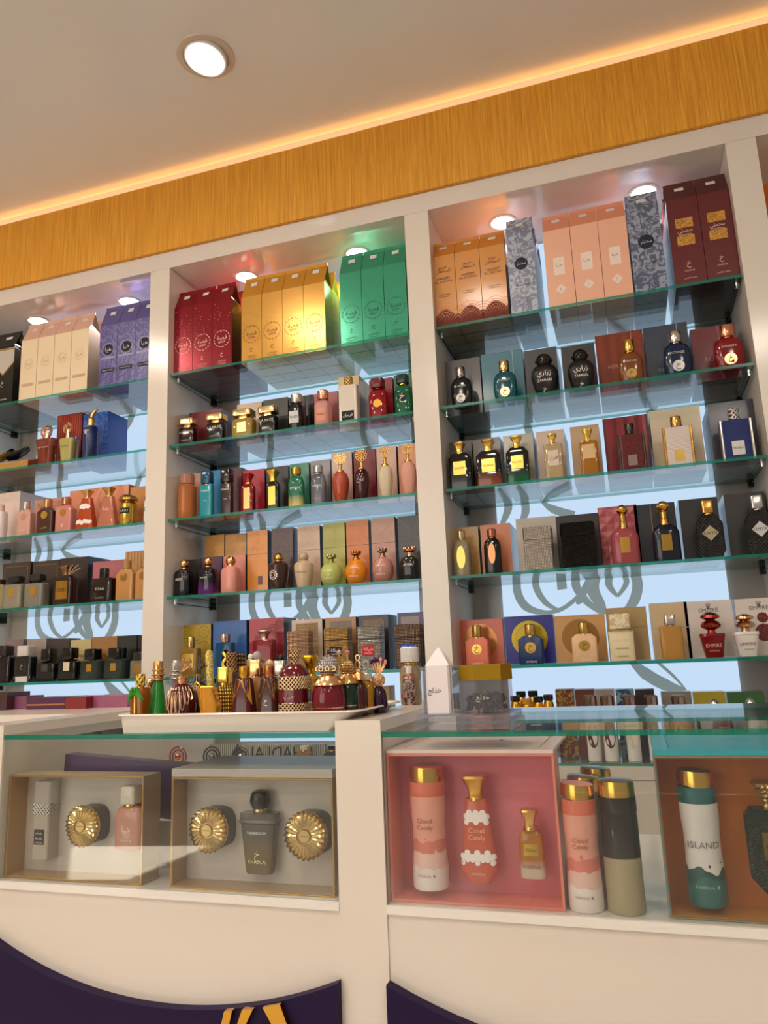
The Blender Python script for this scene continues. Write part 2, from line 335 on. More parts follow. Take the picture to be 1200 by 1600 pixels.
# ------------------------------------------------------------------ display cabinets built along the wall
PITCHX = .9935; CX = -.0525; HW = .4555
HEADM, _n3, _b3 = newmat('glossy_white_header'); _b3.inputs['Base Color'].default_value = lin('#ded3c8'); _b3.inputs['Roughness'].default_value = .09; _b3.inputs['Coat Weight'].default_value = .5; _b3.inputs['Coat Roughness'].default_value = .03
NICHE = 'w#d6cdc6'; GREYB = 'v#8f877d'
def inb(c): return (c - HW, c + HW)
LOGO = [  # strokes of the emblem, px in the right bay, with half widths in px
    ([(772, 742), (790, 775), (794, 795), (783, 822)], [5, 6, 6, 3]), ([(802, 752), (818, 780), (821, 800), (813, 820)], [6, 6, 6, 3]),
    ([(892, 742), (868, 764), (846, 786)], [6, 5, 2]), ([(845, 783), (865, 796), (897, 806)], [1, 6, 7]), ([(842, 778), (856, 790), (868, 800)], [2, 2, 2]),
    ([(810, 890), (808, 922), (822, 948), (853, 957), (884, 948), (920, 915), (938, 888)], [6, 6, 6, 3, 3, 3, 3]),
    ([(837, 890), (838, 918), (853, 942), (872, 953)], [5, 5, 4, 2]), ([(903, 888), (900, 915), (917, 940), (942, 960)], [6, 6, 5, 2]),
    ([(922, 903), (907, 935), (901, 944)], [4, 6, 1]), ([(937, 890), (926, 918), (938, 945), (944, 960)], [5, 9, 7, 4]),
    ([(957, 888), (951, 912), (965, 932)], [5, 5, 2]), ([(965, 932), (979, 908), (964, 884)], [2, 4, 4]), ([(988, 885), (996, 912), (991, 938), (974, 960)], [7, 7, 7, 4]),
    ([(984, 1030), (1008, 1052), (1040, 1070), (1072, 1078)], [3, 8, 8, 1]), ([(1028, 1035), (1052, 1056), (1072, 1078)], [2, 2, 1]),
    ([(978, 480), (984, 505), (976, 540), (955, 570)], [7, 8, 6, 3]), ([(1010, 480), (992, 500), (984, 530)], [5, 5, 2]),
    ([(815, 640), (830, 690), (828, 740)], [5, 6, 5]), ([(1035, 620), (1015, 650), (1012, 690), (1030, 720)], [3, 5, 5, 2])]
EMB, _n2, _b2 = newmat('backlit_grey_vinyl'); _b2.inputs['Base Color'].default_value = lin('#6f7875'); _b2.inputs['Emission Color'].default_value = lin('#8b9a9c'); _b2.inputs['Emission Strength'].default_value = .62; _b2.inputs['Roughness'].default_value = .7
LP = []
for pts, ws in LOGO:
    P = [at(x, y, .337) for x, y in pts]; LP.append(([(x - CX, z) for x, z in P], [q * 2.7 / 1170 for q in ws]))
dots = [[at(x, y, .337) for x, y in ((869, 897), (884, 898), (886, 920), (871, 922))]]
def emblem(parent, c):
    mb = MB()
    for P, ws in LP:
        n = len(P); fine = []; fw = []
        for i in range(n - 1):   # Catmull-Rom
            p0, p1, p2, p3 = P[max(i - 1, 0)], P[i], P[i + 1], P[min(i + 2, n - 1)]
            for k in range(6):
                t = k / 6
                q = [.5 * (2 * p1[a] + (p2[a] - p0[a]) * t + (2 * p0[a] - 5 * p1[a] + 4 * p2[a] - p3[a]) * t * t + (3 * p1[a] - p0[a] - 3 * p2[a] + p3[a]) * t ** 3) for a in (0, 1)]
                fine.append(q); fw.append(ws[i] + (ws[i + 1] - ws[i]) * t)
        fine.append(list(P[-1])); fw.append(ws[-1]); vs = []; m = len(fine)
        for i, q in enumerate(fine):
            a, b = fine[max(i - 1, 0)], fine[min(i + 1, m - 1)]; tx, tz = b[0] - a[0], b[1] - a[1]; l = math.hypot(tx, tz) or 1
            vs += [(c + q[0] - tz / l * fw[i], 0, q[1] + tx / l * fw[i]), (c + q[0] + tz / l * fw[i], 0, q[1] - tx / l * fw[i])]
        mb.add([(x, .336, z) for x, _, z in vs], [(2 * i, 2 * i + 1, 2 * i + 3, 2 * i + 2) for i in range(m - 1)])
    for d in dots: mb.add([(c + x - CX, .3355, z) for x, z in d], [(0, 1, 2, 3)])
    mb.obj('emblem', EMB, parent, smooth=False, label='grey calligraphic emblem on the lit panel')
BN = {'F': 'far right', 'R': 'right', 'M': 'middle', 'L': 'left'}
BC = {'F': CX + PITCHX, 'R': CX, 'M': CX - PITCHX, 'L': CX - 2 * PITCHX}
PANELM = 'e#c2daf2*0.97'
for k in 'LMRF':
    c = BC[k]; x0, x1 = inb(c)
    lab = {'F': 'white display cabinet with an orange lit niche at the right edge', 'R': 'white display cabinet bay with backlit panel, right of the central divider',
           'M': 'white display cabinet bay with backlit panel, between the other two large bays', 'L': 'white display cabinet bay with backlit panel at the left edge'}[k]
    t = thing('display_cabinet', lab, 'cabinet')
    if k == 'L': MB().box(x0 - .08, x0, 0, .36, 0, 2.663).obj('side_panel', LAM, t, smooth=False)
    MB().box(x1, x1 + PITCHX - 2 * HW, 0, .36, 0, 2.663).obj('side_panel', LAM, t, smooth=False)
    MB().box(x0 - (.08 if k == 'L' else 0), x1 + PITCHX - 2 * HW, .002, .36, 2.665, 2.731).obj('header', HEADM, t, smooth=False)
    MB().box(x0, x1, .35, .365, 0, 2.664).obj('back_panel', 'w#b9aea3' if k != 'F' else 'v#b0622a', t, smooth=False)
    if k != 'F':
        lpo = MB().box(c - .35, c + .35, .338, .349, .93, 2.655).obj('light_panel', PANELM, t, smooth=False, label='pale blue backlit panel')
        emblem(lpo, c)
    MB().box(x0, x1, .006, .349, .86, .895).obj('base_shelf', LAM, t, smooth=False)
    dr = MB().box(x0 + .003, x1 - .003, .004, .02, .72, .858).obj('drawer_front', LAM, t, smooth=False)
    MB().box(x0 + .003, x1 - .003, .004, .02, .10, .70).obj('door', LAM, t, smooth=False)
    MB().box(x0 + .001, x1 - .001, .02, .34, .10, .858).obj('carcass', LAM, t, smooth=False)
    for s in (1, 2, 3, 4, 5):
        for x, sg in ((x0, 1), (x1, -1)):
            b = MB(); z = SZ[s] - .009
            xa, xb = sorted((x, x + sg * .016)); b.box(xa, xb, .295, .318, z - .022, z + .002, 0)
            b.sweep([(1, 0), (1, 1)], .012, .012, 2, 10, z - .016, .016, x + sg * .013, .05, 1)
            b.tube([(x + sg * .009, .05, z - .012), (x + sg * .009, .30, z - .014)], .0015, 6, mi=0)
            b.obj('shelf_bracket', ['g#151312', SILV], t)
# glass shelves
for k in 'LMRF':
    x0, x1 = inb(BC[k])
    for s in range(1, 6):
        nm = {1: 'top', 2: 'second', 3: 'third', 4: 'fourth', 5: 'fifth'}[s]
        o = thing('glass_shelf', f'green-edged clear glass shelf, {nm} from the top in the {BN[k]} bay', 'shelf', group=f'glass shelves of the {BN[k]} bay')
        MB().box(x0 + .004, x1 - .004, .012, .335, SZ[s] - .009, SZ[s], 0, side=1).obj('glass_slab', [GLASS, EDGE], o, smooth=False)
    o = thing('glass_shelf', f'green-edged clear glass sheet on the base ledge of the {BN[k]} bay', 'shelf', group=f'glass shelves of the {BN[k]} bay')
    MB().box(x0 + .004, x1 - .004, .012, .335, SZ[6] - .007, SZ[6], 0, side=1).obj('glass_slab', [GLASS, EDGE], o, smooth=False)
# downlights in the niches
def downlight(x, y, z, r, lab, power, col, grp, tilt=0):
    o = thing('recessed_downlight', lab, 'ceiling light', (x, y, z), grp)
    b = MB().sweep([(1, 0), (1, 1)], 2 * r, 2 * r, 2, 32, -.002, .0018)
    b = MB(); seg = 32; prof = [(r, -.0005), (r * .99, -.003), (r * .80, -.003), (r * .76, -.0008)]
    vs = [(q * math.cos(2 * PI * k / seg), q * math.sin(2 * PI * k / seg), h) for q, h in prof for k in range(seg)]
    b.add(vs, [(i * seg + k, i * seg + (k + 1) % seg, (i + 1) * seg + (k + 1) % seg, (i + 1) * seg + k) for i in range(3) for k in range(seg)])
    b.obj('trim_ring', 'w#cfc4b8', o)
    ln = MB().sweep([(.9, 0), (1, .5), (1, 1)], 1.44 * r, 1.44 * r, 2, 32, -.004, .0035).obj('lens', 'e#fff4ea*9', o)
    l = lamp('SPOT', (x, y, z - .02), power, col, r * .6, cone=2.3, name='downlight_lamp'); 
    return o
DLP = [('L', -2.259, 'left'), ('L', -1.804, 'right'), ('M', -1.274, 'left'), ('M', -.82, 'right'), ('R', -.286, 'left'), ('R', .175, 'right')]
for k, x, sd in DLP:
    downlight(x, .168, 2.665, .05, f'round recessed downlight on the {sd} side of the {BN[k]} bay niche', 11, (1, .96, .94), 'downlights in the cabinet niches')
downlight(.94, .168, 2.665, .05, 'round recessed downlight in the orange niche at the right edge', 6, (1, .55, .25), 'downlights in the cabinet niches')
# ceiling downlight, tilted lens
cl = thing('ceiling_downlight', 'large round white recessed ceiling downlight with tilted faceted lens', 'ceiling light', (-1.077, -.453, 3.05))
seg = 40; R0 = .088
prof = [(R0, -.0004), (R0 * .98, -.004), (R0 * .8, -.005), (R0 * .78, -.001)]
MB().add([(q * math.cos(2 * PI * k / seg), q * math.sin(2 * PI * k / seg), h) for q, h in prof for k in range(seg)],
         [(i * seg + k, i * seg + (k + 1) % seg, (i + 1) * seg + (k + 1) % seg, (i + 1) * seg + k) for i in range(3) for k in range(seg)]).obj('trim_ring', 'w#cdbba8', cl)
gm = MB().sweep([(1, 0), (1, 1)], R0 * 1.48, R0 * 1.48, 2, 40, -.013, .012).obj('gimbal', 'w#f2ece4', cl)
le = MB().sweep([(.93, 0), (1, .3), (1, 1)], R0 * 1.36, R0 * 1.36, 2, 40, -.0155, .003)
lo = le.obj('lens', 'e#fff6f0*4', cl)
LM, lnt, lb = newmat('faceted_lens'); chk = lnt.nodes.new('ShaderNodeTexVoronoi'); chk.inputs['Scale'].default_value = 190; chk.inputs['Randomness'].default_value = 0
tcn = lnt.nodes.new('ShaderNodeTexCoord'); rp = lnt.nodes.new('ShaderNodeValToRGB'); rp.color_ramp.elements[0].color = lin('#ffffff'); rp.color_ramp.elements[1].color = lin('#8f93a8'); rp.color_ramp.elements[0].position = .3; rp.color_ramp.elements[1].position = .8
lnt.links.new(tcn.outputs['Object'], chk.inputs[0]); lnt.links.new(chk.outputs['Distance'], rp.inputs[0]); lnt.links.new(rp.outputs[0], lb.inputs['Emission Color']); lb.inputs['Emission Strength'].default_value = 1.1
lo.data.materials[0] = LM
for o in (gm, lo): o.rotation_euler = (math.radians(-7), math.radians(6), 0)
lamp('SPOT', (-1.07, -.47, 3.0), 30, (1, .93, .88), .05, rot=(-.25, .0, 0), cone=1.6, name='downlight_lamp')

# ------------------------------------------------------------------ bottle and box builders
SN = {1: 'top', 2: 'second', 3: 'third', 4: 'fourth', 5: 'fifth', 6: 'lowest'}
def loc_phrase(k, s): return f'{SN[s]} shelf of the {BN[k]} bay'
P = dict(
    block=(6, [(.97, 0), (1, .03), (1, .95), (.9, 1)]), cyl=(2, [(.94, 0), (1, .03), (1, .93), (.8, 1)]), slab=(8, [(1, 0), (1, 1)]),
    flask=(2.6, [(.62, 0), (.82, .06), (.95, .2), (1, .4), (1, .62), (.93, .8), (.75, .92), (.4, 1)]),
    globe=(2, [(.4, 0), (.72, .08), (.92, .25), (1, .45), (.97, .65), (.8, .85), (.5, .96), (.3, 1)]),
    bulb=(2, [(.5, 0), (.8, .1), (.97, .3), (1, .5), (.94, .75), (.72, .93), (.35, 1)]),
    urn=(2, [(.62, 0), (.7, .05), (.88, .4), (1, .72), (.96, .88), (.6, .97), (.35, 1)]),
    trap=(5, [(1, 0), (1, .12), (.5, 1)]), taper=(4, [(.64, 0), (.7, .04), (.95, .86), (1, .88), (.98, 1)]), cone=(2.4, [(1, 0), (1, .05), (.62, .6), (.42, 1)]),
    hexa=(8, [(.55, 0), (1, .16), (1, .78), (.42, 1)]), tallhex=(9, [(.55, 0), (.98, .17), (1, .9), (.8, 1)]), shoulder=(3, [(.95, 0), (1, .04), (1, .76), (.85, .9), (.4, 1)]), square=(7, [(.95, 0), (1, .05), (1, .86), (.6, 1)]),
    amphora=(2.2, [(.5, 0), (.72, .1), (1, .55), (.98, .75), (.8, .9), (.4, 1)]), can=(2, [(.93, 0), (1, .03), (1, .2), (.93, .5), (.93, .62), (1, .85), (1, 1)]))
def interp(prof, t):
    for (r0, t0), (r1, t1) in zip(prof, prof[1:]):
        if t <= t1: return r0 + (r1 - r0) * (0 if t1 == t0 else max(0, (t - t0) / (t1 - t0)))
    return prof[-1][0]
def surf(shape, w, d, h, eps=.0006):
    n, prof = P[shape]
    def f(x, z):
        r = interp(prof, min(1, max(0, z / h))); a = w / 2 * r; q = min(.98, abs(x) / a) if a else 0
        return -(d / 2 * r) * (1 - q ** n) ** (1 / n) - eps
    return f
def add_cap(root, kind, mat, cw, z0, z1, neckw=None):
    h = z1 - z0; b = MB(); neckw = neckw or cw * .5
    if kind not in ('flatcap', 'none', 'tin'):
        MB().sweep([(1, 0), (1, .6), (.9, 1)], min(cw * .8, neckw * 1.25), min(cw * .8, neckw * 1.25), 2, 14, z0 - .002, .006).obj('collar', mat if mat[0] == 'm' else GOLD, root)
    if kind == 'cyl': b.sweep([(.98, 0), (1, .04), (1, .92), (.85, 1)], cw, cw, 2, 20, z0 + .003, h - .003)
    elif kind == 'sq': b.sweep([(.97, 0), (1, .05), (1, .93), (.9, 1)], cw, cw * .9, 6, 24, z0 + .003, h - .003)
    elif kind == 'flare': b.sweep([(.55, 0), (.5, .25), (.62, .55), (1, .9), (.95, 1)], cw, cw, 5, 20, z0, h)
    elif kind == 'ball':
        r = cw / 2; b.sweep([(.8, 0), (.45, .4), (.6, 1)], cw, cw, 2, 16, z0, max(.004, h - 1.9 * r)); b.ball(0, 0, z1 - r, r, 0, 18)
    elif kind == 'neckball':
        r = cw / 2; b.sweep([(.75, 0), (.7, .1), (.7, .4), (.55, .45), (.62, .9), (.3, 1)], cw, cw, 2, 16, z0, max(.004, h - 1.8 * r)); b.ball(0, 0, z1 - r, r, 0, 16)
        for i in range(10): b.ball(r * .93 * math.cos(i * .628), r * .93 * math.sin(i * .628), z1 - r, r * .22, 0, 6)
    elif kind == 'crown':
        b.sweep([(.5, 0), (.45, .4), (.9, .55), (.86, .66)], cw, cw, 2, 18, z0, h)
        for i in range(9):
            a = 2 * PI * i / 9; b.ball(cw * .4 * math.cos(a), cw * .4 * math.sin(a), z0 + h * .78, cw * .13, 0, 8, 1.4)
    elif kind == 'rosette':
        hn = h * .4; b.sweep([(.45, 0), (.5, .1), (.36, .2), (.36, .9), (.5, 1)], cw * .7, cw * .7, 2, 16, z0, hn)
        r = (h - hn) / 2; zc = z0 + hn + r
        for q, nn, br in ((.78, 10, .24), (.42, 7, .2)):
            for i in range(nn):
                a = 2 * PI * i / nn; b.ring(r * q * math.cos(a) * cw / (2 * r), (.3 - q) * .002, zc + r * q * math.sin(a), r * br, r * .065, 0, 8)
        b.ball(0, 0, zc, r * .16, 0, 8)
        b.sweep([(1, 0), (1, 1)], cw * .07, .003, 2, 8, z0 + hn - .001, r)
    elif kind == 'flatcap': b.sweep([(.5, 0), (.5, .3), (1, .34), (1, .94), (.96, 1)], cw, cw * .7, 7, 24, z0, h)
    elif kind == 'knurl':
        b.sweep([(.97, 0), (1, .04), (1, .94), (.93, 1)], cw, cw, 2, 22, z0 + .003, h - .003); mat = {'m': mat}.get('x', mat)
    elif kind == 'dome': b.sweep([(.5, 0), (.5, .2), (1, .26), (1, .4), (.95, .6), (.7, .85), (.2, 1)], cw, cw, 2, 20, z0, h)
    elif kind == 'lid': b.sweep([(.4, 0), (.38, .18), (.95, .3), (1, .42), (.8, .55), (.4, .62), (.95, .72), (.9, .85), (.5, .96), (.1, 1)], cw, cw, 2, 24, z0, h)
    elif kind == 'bow':
        b.sweep([(.5, 0), (.4, .3), (.4, .5)], cw, cw, 2, 14, z0, h)
        b.ring(-cw * .1, 0, z0 + h * .62, cw * .42, cw * .1, 0, 16); b.ring(cw * .05, 0, z0 + h * .72, cw * .3, cw * .1, 0, 12); b.ball(0, 0, z1 - cw * .14, cw * .14, 0, 8)
    elif kind == 'horse':
        b.sweep([(1, 0), (1, .12), (.85, .14), (.85, .42), (.95, .45), (.6, .52)], cw, cw, 2, 18, z0, h)
        b.tube([(0, 0, z0 + h * .5), (cw * .12, 0, z0 + h * .7), (cw * .45, 0, z0 + h * .9), (cw * .75, 0, z1 - cw * .1)], [cw * .2, cw * .22, cw * .2, cw * .1], 8)
        b.tube([(-cw * .05, 0, z0 + h * .6), (-cw * .3, 0, z0 + h * .85), (-cw * .9, 0, z1 - cw * .15)], [cw * .09, cw * .08, cw * .05], 6)
    if b.v: b.obj('cap', mat, root, label=None)
def bottle(X, Y, Z, w, hb, ht, label, shape, mat, cap='cyl', capm=GOLD, cw=.45, d=.5, lab=None, txt=(), grp=None, name='perfume_bottle', extra=None, cat='perfume bottle'):
    root = thing(name, label, cat, (X, Y, Z), grp)
    n, prof = P[shape]; D = w * d; bm = mat
    base = .0
    b = MB().sweep(prof, w, D, n, 28, 0, hb)
    b.obj('bottle_body', bm, root)
    if isinstance(mat, str) and mat[0] == 't':
        MB().sweep(prof, w * .8, D * .74, n, 20, hb * .07, hb * .68).obj('perfume', 'g' + mat[1:], root)
    add_cap(root, cap, capm, w * cw, hb - .001, ht, min(w * cw * .7, .02))
    yf = surf(shape, w, D, hb); yt = surf(shape, w, D, hb, .0012)
    if lab:
        kind, lw, lh, lz, lc = lab[:5]; b = MB(); lw *= w; lh *= hb; lz *= hb
        if kind == 'rect': patch(b, -lw / 2, lw / 2, lz - lh / 2, lz + lh / 2, yf)
        elif kind == 'disc': disc(b, 0, lz, lw / 2, yf, n=24)
        elif kind == 'diam': disc(b, 0, lz, lw / 2, yf, n=4)
        elif kind == 'oval': disc(b, 0, lz, lh / 2, yf, n=20, sx=lw / lh)
        lo_b = b.obj('label', lc, root)
        if len(lab) > 5:
            b = MB(); put_text(b, lab[5], 0, lz, lw * .78, yt, maxh=lh * .7); b.obj('lettering', lab[6], lo_b)
    for (s, tz, tw, tc) in txt:
        b = MB(); put_text(b, s, 0, tz * hb, tw * w, yt, maxh=hb * .3); b.obj('lettering', tc, root)
    if extra: extra(root, w, D, hb)
    return root
USED = {}
def uniq(l):
    for a, b in (('perfume ', ''), (' shelf of the ', ' shelf of '), (' with a ', ' with '), (' the ', ' ')):
        if len(l.split()) > 16: l = l.replace(a, b)
    USED[l] = USED.get(l, 0) + 1
    if USED[l] > 1: print('DUPLABEL', l)
    return l
def bt(k, s, xl, xr, yb, yt, desc, shape, mat, cap='cyl', capm=GOLD, cw=.45, d=.5, lab=None, txt=(), Y=None, extra=None, full=False):
    Z = SZ[s] + .0005; 
    if Y is None: Y = .062
    u = (xl + xr) / 2; X = fx(u, Y, Z + .05); hb = fz(yb, X, Y) - Z; ht = fz(yt, X, Y) - Z
    w_ = abs(fx(xr, Y, Z + .05) - fx(xl, Y, Z + .05))
    w_ *= .97
    return bottle(X, Y, Z, w_, hb, ht, uniq(desc if full else f'{desc}, {loc_phrase(k, s)}'), shape, mat, cap, capm, cw, min(d, .085 / w_), lab, txt, extra=extra)
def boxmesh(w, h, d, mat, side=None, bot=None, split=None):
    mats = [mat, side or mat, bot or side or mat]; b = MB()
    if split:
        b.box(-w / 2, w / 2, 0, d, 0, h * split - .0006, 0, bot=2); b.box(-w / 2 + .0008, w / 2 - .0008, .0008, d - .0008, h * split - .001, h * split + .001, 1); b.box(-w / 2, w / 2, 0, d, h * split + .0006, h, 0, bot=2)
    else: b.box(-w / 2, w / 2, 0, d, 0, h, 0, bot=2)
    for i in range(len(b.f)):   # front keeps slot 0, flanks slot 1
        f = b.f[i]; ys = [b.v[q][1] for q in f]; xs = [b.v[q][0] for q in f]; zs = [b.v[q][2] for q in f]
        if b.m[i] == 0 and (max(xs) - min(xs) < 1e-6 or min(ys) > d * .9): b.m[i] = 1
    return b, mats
ORD2 = {1: 'second', 2: 'third', 3: 'fourth', 4: 'fifth'}
def QUAL(d):
    for q in ('behind the pink', 'behind left', 'behind right', 'at the left end', 'at right end'):
        if q in d: return ' ' + {'behind the pink': 'behind pink bottle', 'behind left': 'left of pair', 'behind right': 'right of pair'}.get(q, q)
    return ''
def bx(k, s, xl, xr, yt, desc, mat, side=None, bot=None, d=.06, Y=.125, rows=1, txt=(), split=None, marks=None, step=None, full=False, name='perfume_box', Z=None):
    Z = (SZ[s] if Z is None else Z) + .0005; u = (xl + xr) / 2; X = fx(u, Y, Z + .03)
    H = fz(yt, X, Y) - Z; W = abs(fx(xr, Y, Z + .03) - fx(xl, Y, Z + .03)) - .002
    root = thing(name, uniq(desc if full else f'{desc}, {loc_phrase(k, s)}'), 'perfume box', (X, Y, Z))
    b, mats = boxmesh(W, H, d, mat, side, bot, split); b.obj('carton', mats, root, smooth=False)
    for (t, tz, tw, tc) in txt:
        q = MB(); put_text(q, t, 0, tz * H, tw * W, flat(-.0006), maxh=H * .3); q.obj('lettering', tc, root)
    if marks: marks(root, W, H)
    if rows > 1:
        g = f'{desc} and those stacked behind it, {loc_phrase(k, s)}'; root['group'] = 'boxes of ' + desc
        for i in range(1, rows):
            yy = Y + i * (step or d + .002)
            if yy + d < .336: dup(root, (X, yy, Z), uniq(desc.split(' box')[0] + f' box{QUAL(desc)}, {ORD2[i]} row back, {SN[s]} shelf, {BN[k]} bay'))
    return root
ORD = {1: 'second', 2: 'third', 3: 'fourth', 4: 'fifth'}
# gabled cartons of the top shelf
def carton(k, xs, yf_, ya, desc, mat, txtf, roof=None, bot=None, side=None, Y=.035, rows=4, ords=None, last_rows=None, tilt=0):
    Z = SZ[1] + .0005; X0 = fx(xs[0], Y, Z); X1 = fx(xs[-1], Y, Z); n = len(xs) - 1; W = (X1 - X0) / n - .0015; D = .068
    Xm = (X0 + X1) / 2; H = fz(yf_, Xm, Y) - Z; HA = fz(ya, Xm, Y + D / 2) - Z; HA = min(HA, .41)
    b = MB(); hw = W / 2; r = .0
    b.box(-hw, hw, 0, D, 0, H, 0, bot=2)
    for i, f in enumerate(b.f):
        x_ = [b.v[q][0] for q in f]
        if max(x_) - min(x_) < 1e-6: b.m[i] = 1
    ym = D * .5; g = HA - .012
    b.add([(-hw, 0, H), (hw, 0, H), (hw, ym - .002, g), (-hw, ym - .002, g)], [(0, 1, 2, 3)], 3)
    b.add([(-hw, D, H), (hw, D, H), (hw, ym + .002, g), (-hw, ym + .002, g)], [(1, 0, 3, 2)], 3)
    b.box(-hw, hw, ym - .002, ym + .002, g, HA, 3)
    for sg in (-1, 1):   # gusset folded inwards
        b.add([(sg * hw, 0, H), (sg * hw, D, H), (sg * (hw - .014), ym, H + (g - H) * .45), (sg * hw, ym, g)], [(0, 1, 2), (0, 2, 3), (1, 3, 2)], 1)
    root = None; names = ords or ['leftmost', 'second', 'third', 'rightmost']
    cm = b.mesh('carton', [mat, side or mat, bot or mat, roof or mat], smooth=False)
    lt = MB(); fy = flat(-.0006); mats = txtf(lt, W, H)
    lm = lt.mesh('lettering', mats, smooth=False)
    st = MB(); t0, t1 = .62, .85
    rs = lambda u, t: (u * hw, (ym - .002) * t - .0012, H + (g - H) * t + .0004)
    st.add([rs(-.3, t0), rs(.3, t0), rs(.3, t1), rs(-.3, t1)], [(0, 1, 2, 3)], 0)
    sm = st.mesh('price_sticker', ['v#d9d2cc'], smooth=False)
    rl = MB(); disc(rl, 0, 0, 1, lambda x, z: 0, n=18)
    rl.v = [rs(x * .32, .3 + z * .2) for x, y_, z in rl.v]
    for i in range(n):
        X = X0 + (X1 - X0) * (i + .5) / n
        nm = names[i] if n > 1 else ''
        root = thing('perfume_carton', uniq(f'{desc}' + (f', {nm} in front' if n > 1 else '') + f', top shelf of the {BN[k]} bay'), 'perfume carton', (X, Y, Z), f'{desc}s on the top shelf of the {BN[k]} bay')
        for nm_, me in (('carton', cm), ('lettering', lm), ('price_sticker', sm)):
            o = bpy.data.objects.new(nm_, me); COL.objects.link(o); o.parent = root
        for j in range(1, rows):
            dup(root, (X, Y + j * (D + .004), Z), uniq(' '.join(desc.replace(' carton', '').split()[:4]) + f" carton{', ' + nm + ' column' if nm else ''}, {ORD[j]} row back, {BN[k]} bay top shelf"))
def T(lt, s, z, w, mi=0, mh=None, cx=0): put_text(lt, s, cx, z, w, flat(-.0006), mi, maxh=mh)
# ------------------------------------------------------------------ cartons on the top shelves
def qissa(ink):
    def f(lt, W, H):
        r = W * .4; dashring(lt, 0, H * .42, r, flat(-.0006), 16, .0011)
        T(lt, 'قصة', H * .435, W * .5, mh=H * .09); T(lt, 'QISSA', H * .37, W * .36)
        T(lt, 'خ', H * .19, W * .13); T(lt, 'معطر الملابس', H * .095, W * .5); T(lt, 'AIR FRESHENER', H * .06, W * .42)
        for i in range(26):
            a = random.random(); disc(lt, (random.random() - .5) * W * .9, H * (.5 + .45 * a), .0010, flat(-.0006), n=5)
        return [ink]
    return f
def hay(lt, W, H):
    disc(lt, 0, H * .6, W * .27, flat(-.0005), 1); T(lt, 'هيا', H * .6, W * .34, mh=W * .4); dashring(lt, 0, H * .6, W * .33, flat(-.0006), 26, .0006)
    T(lt, 'HAIFASINA', H * .47, W * .8); patch(lt, -W * .36, W * .36, H * .24, H * .3, flat(-.0005), 1, 1); T(lt, 'Edition of Nights', H * .27, W * .6); return ['v#d8d2e0', 'v#15121c']
def cream(lt, W, H):
    dashring(lt, 0, H * .6, W * .26, flat(-.0006), 30, .0005); dashring(lt, 0, H * .6, W * .22, flat(-.0006), 24, .0005); T(lt, 'هيا', H * .6, W * .28, mh=W * .3)
    patch(lt, -W * .37, W * .37, H * .24, H * .29, flat(-.0005), 1, 1); T(lt, 'Edition of Nights', H * .265, W * .6); return ['v#b08a76', 'v#cfa98c']
def blackgold(lt, W, H):
    yf = flat(-.0005); pts = [(-W / 2, H * .96), (W / 2, H * .96), (W / 2, H * .70), (0, H * .5), (-W / 2, H * .70)]
    lt.add([(x, -.0004, z) for x, z in pts[::-1]], [(0, 1, 2, 3, 4)], 1)
    for a, b in (((-W / 2, H * .70), (0, H * .5)), ((0, H * .5), (W / 2, H * .70)), ((-W / 2, H * .93), (W / 2, H * .93))):
        lt.add([(a[0], -.0007, a[1]), (b[0], -.0007, b[1]), (b[0], -.0007, b[1] + .006), (a[0], -.0007, a[1] + .006)], [(0, 1, 2, 3)], 0)
    T(lt, 'خ', H * .36, W * .14, 2); T(lt, 'AIR FRESHENER', H * .1, W * .5, 2); return ['m#c9963f', 'v#b9b2a6', 'v#d8c8a8']
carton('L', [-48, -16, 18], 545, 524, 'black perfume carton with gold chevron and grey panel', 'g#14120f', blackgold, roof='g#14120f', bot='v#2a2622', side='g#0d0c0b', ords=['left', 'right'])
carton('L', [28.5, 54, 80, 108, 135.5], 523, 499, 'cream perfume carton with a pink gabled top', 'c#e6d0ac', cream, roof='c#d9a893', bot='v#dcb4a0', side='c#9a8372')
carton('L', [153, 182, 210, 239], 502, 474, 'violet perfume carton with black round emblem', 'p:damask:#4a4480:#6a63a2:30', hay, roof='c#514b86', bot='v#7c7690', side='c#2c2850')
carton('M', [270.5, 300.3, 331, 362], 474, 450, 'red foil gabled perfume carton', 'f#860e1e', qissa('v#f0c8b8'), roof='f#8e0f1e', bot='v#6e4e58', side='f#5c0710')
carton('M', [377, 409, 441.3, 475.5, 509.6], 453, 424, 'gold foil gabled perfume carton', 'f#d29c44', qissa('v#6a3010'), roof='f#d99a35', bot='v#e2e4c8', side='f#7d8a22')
carton('M', [533, 567.7, 603.6, 638.8], 419, 391, 'mint green foil gabled perfume carton', 'f#3f9f7c', qissa('v#0f4a3c'), roof='f#3f9c7a', bot='v#a0e0d4', side='f#2d7a5c')
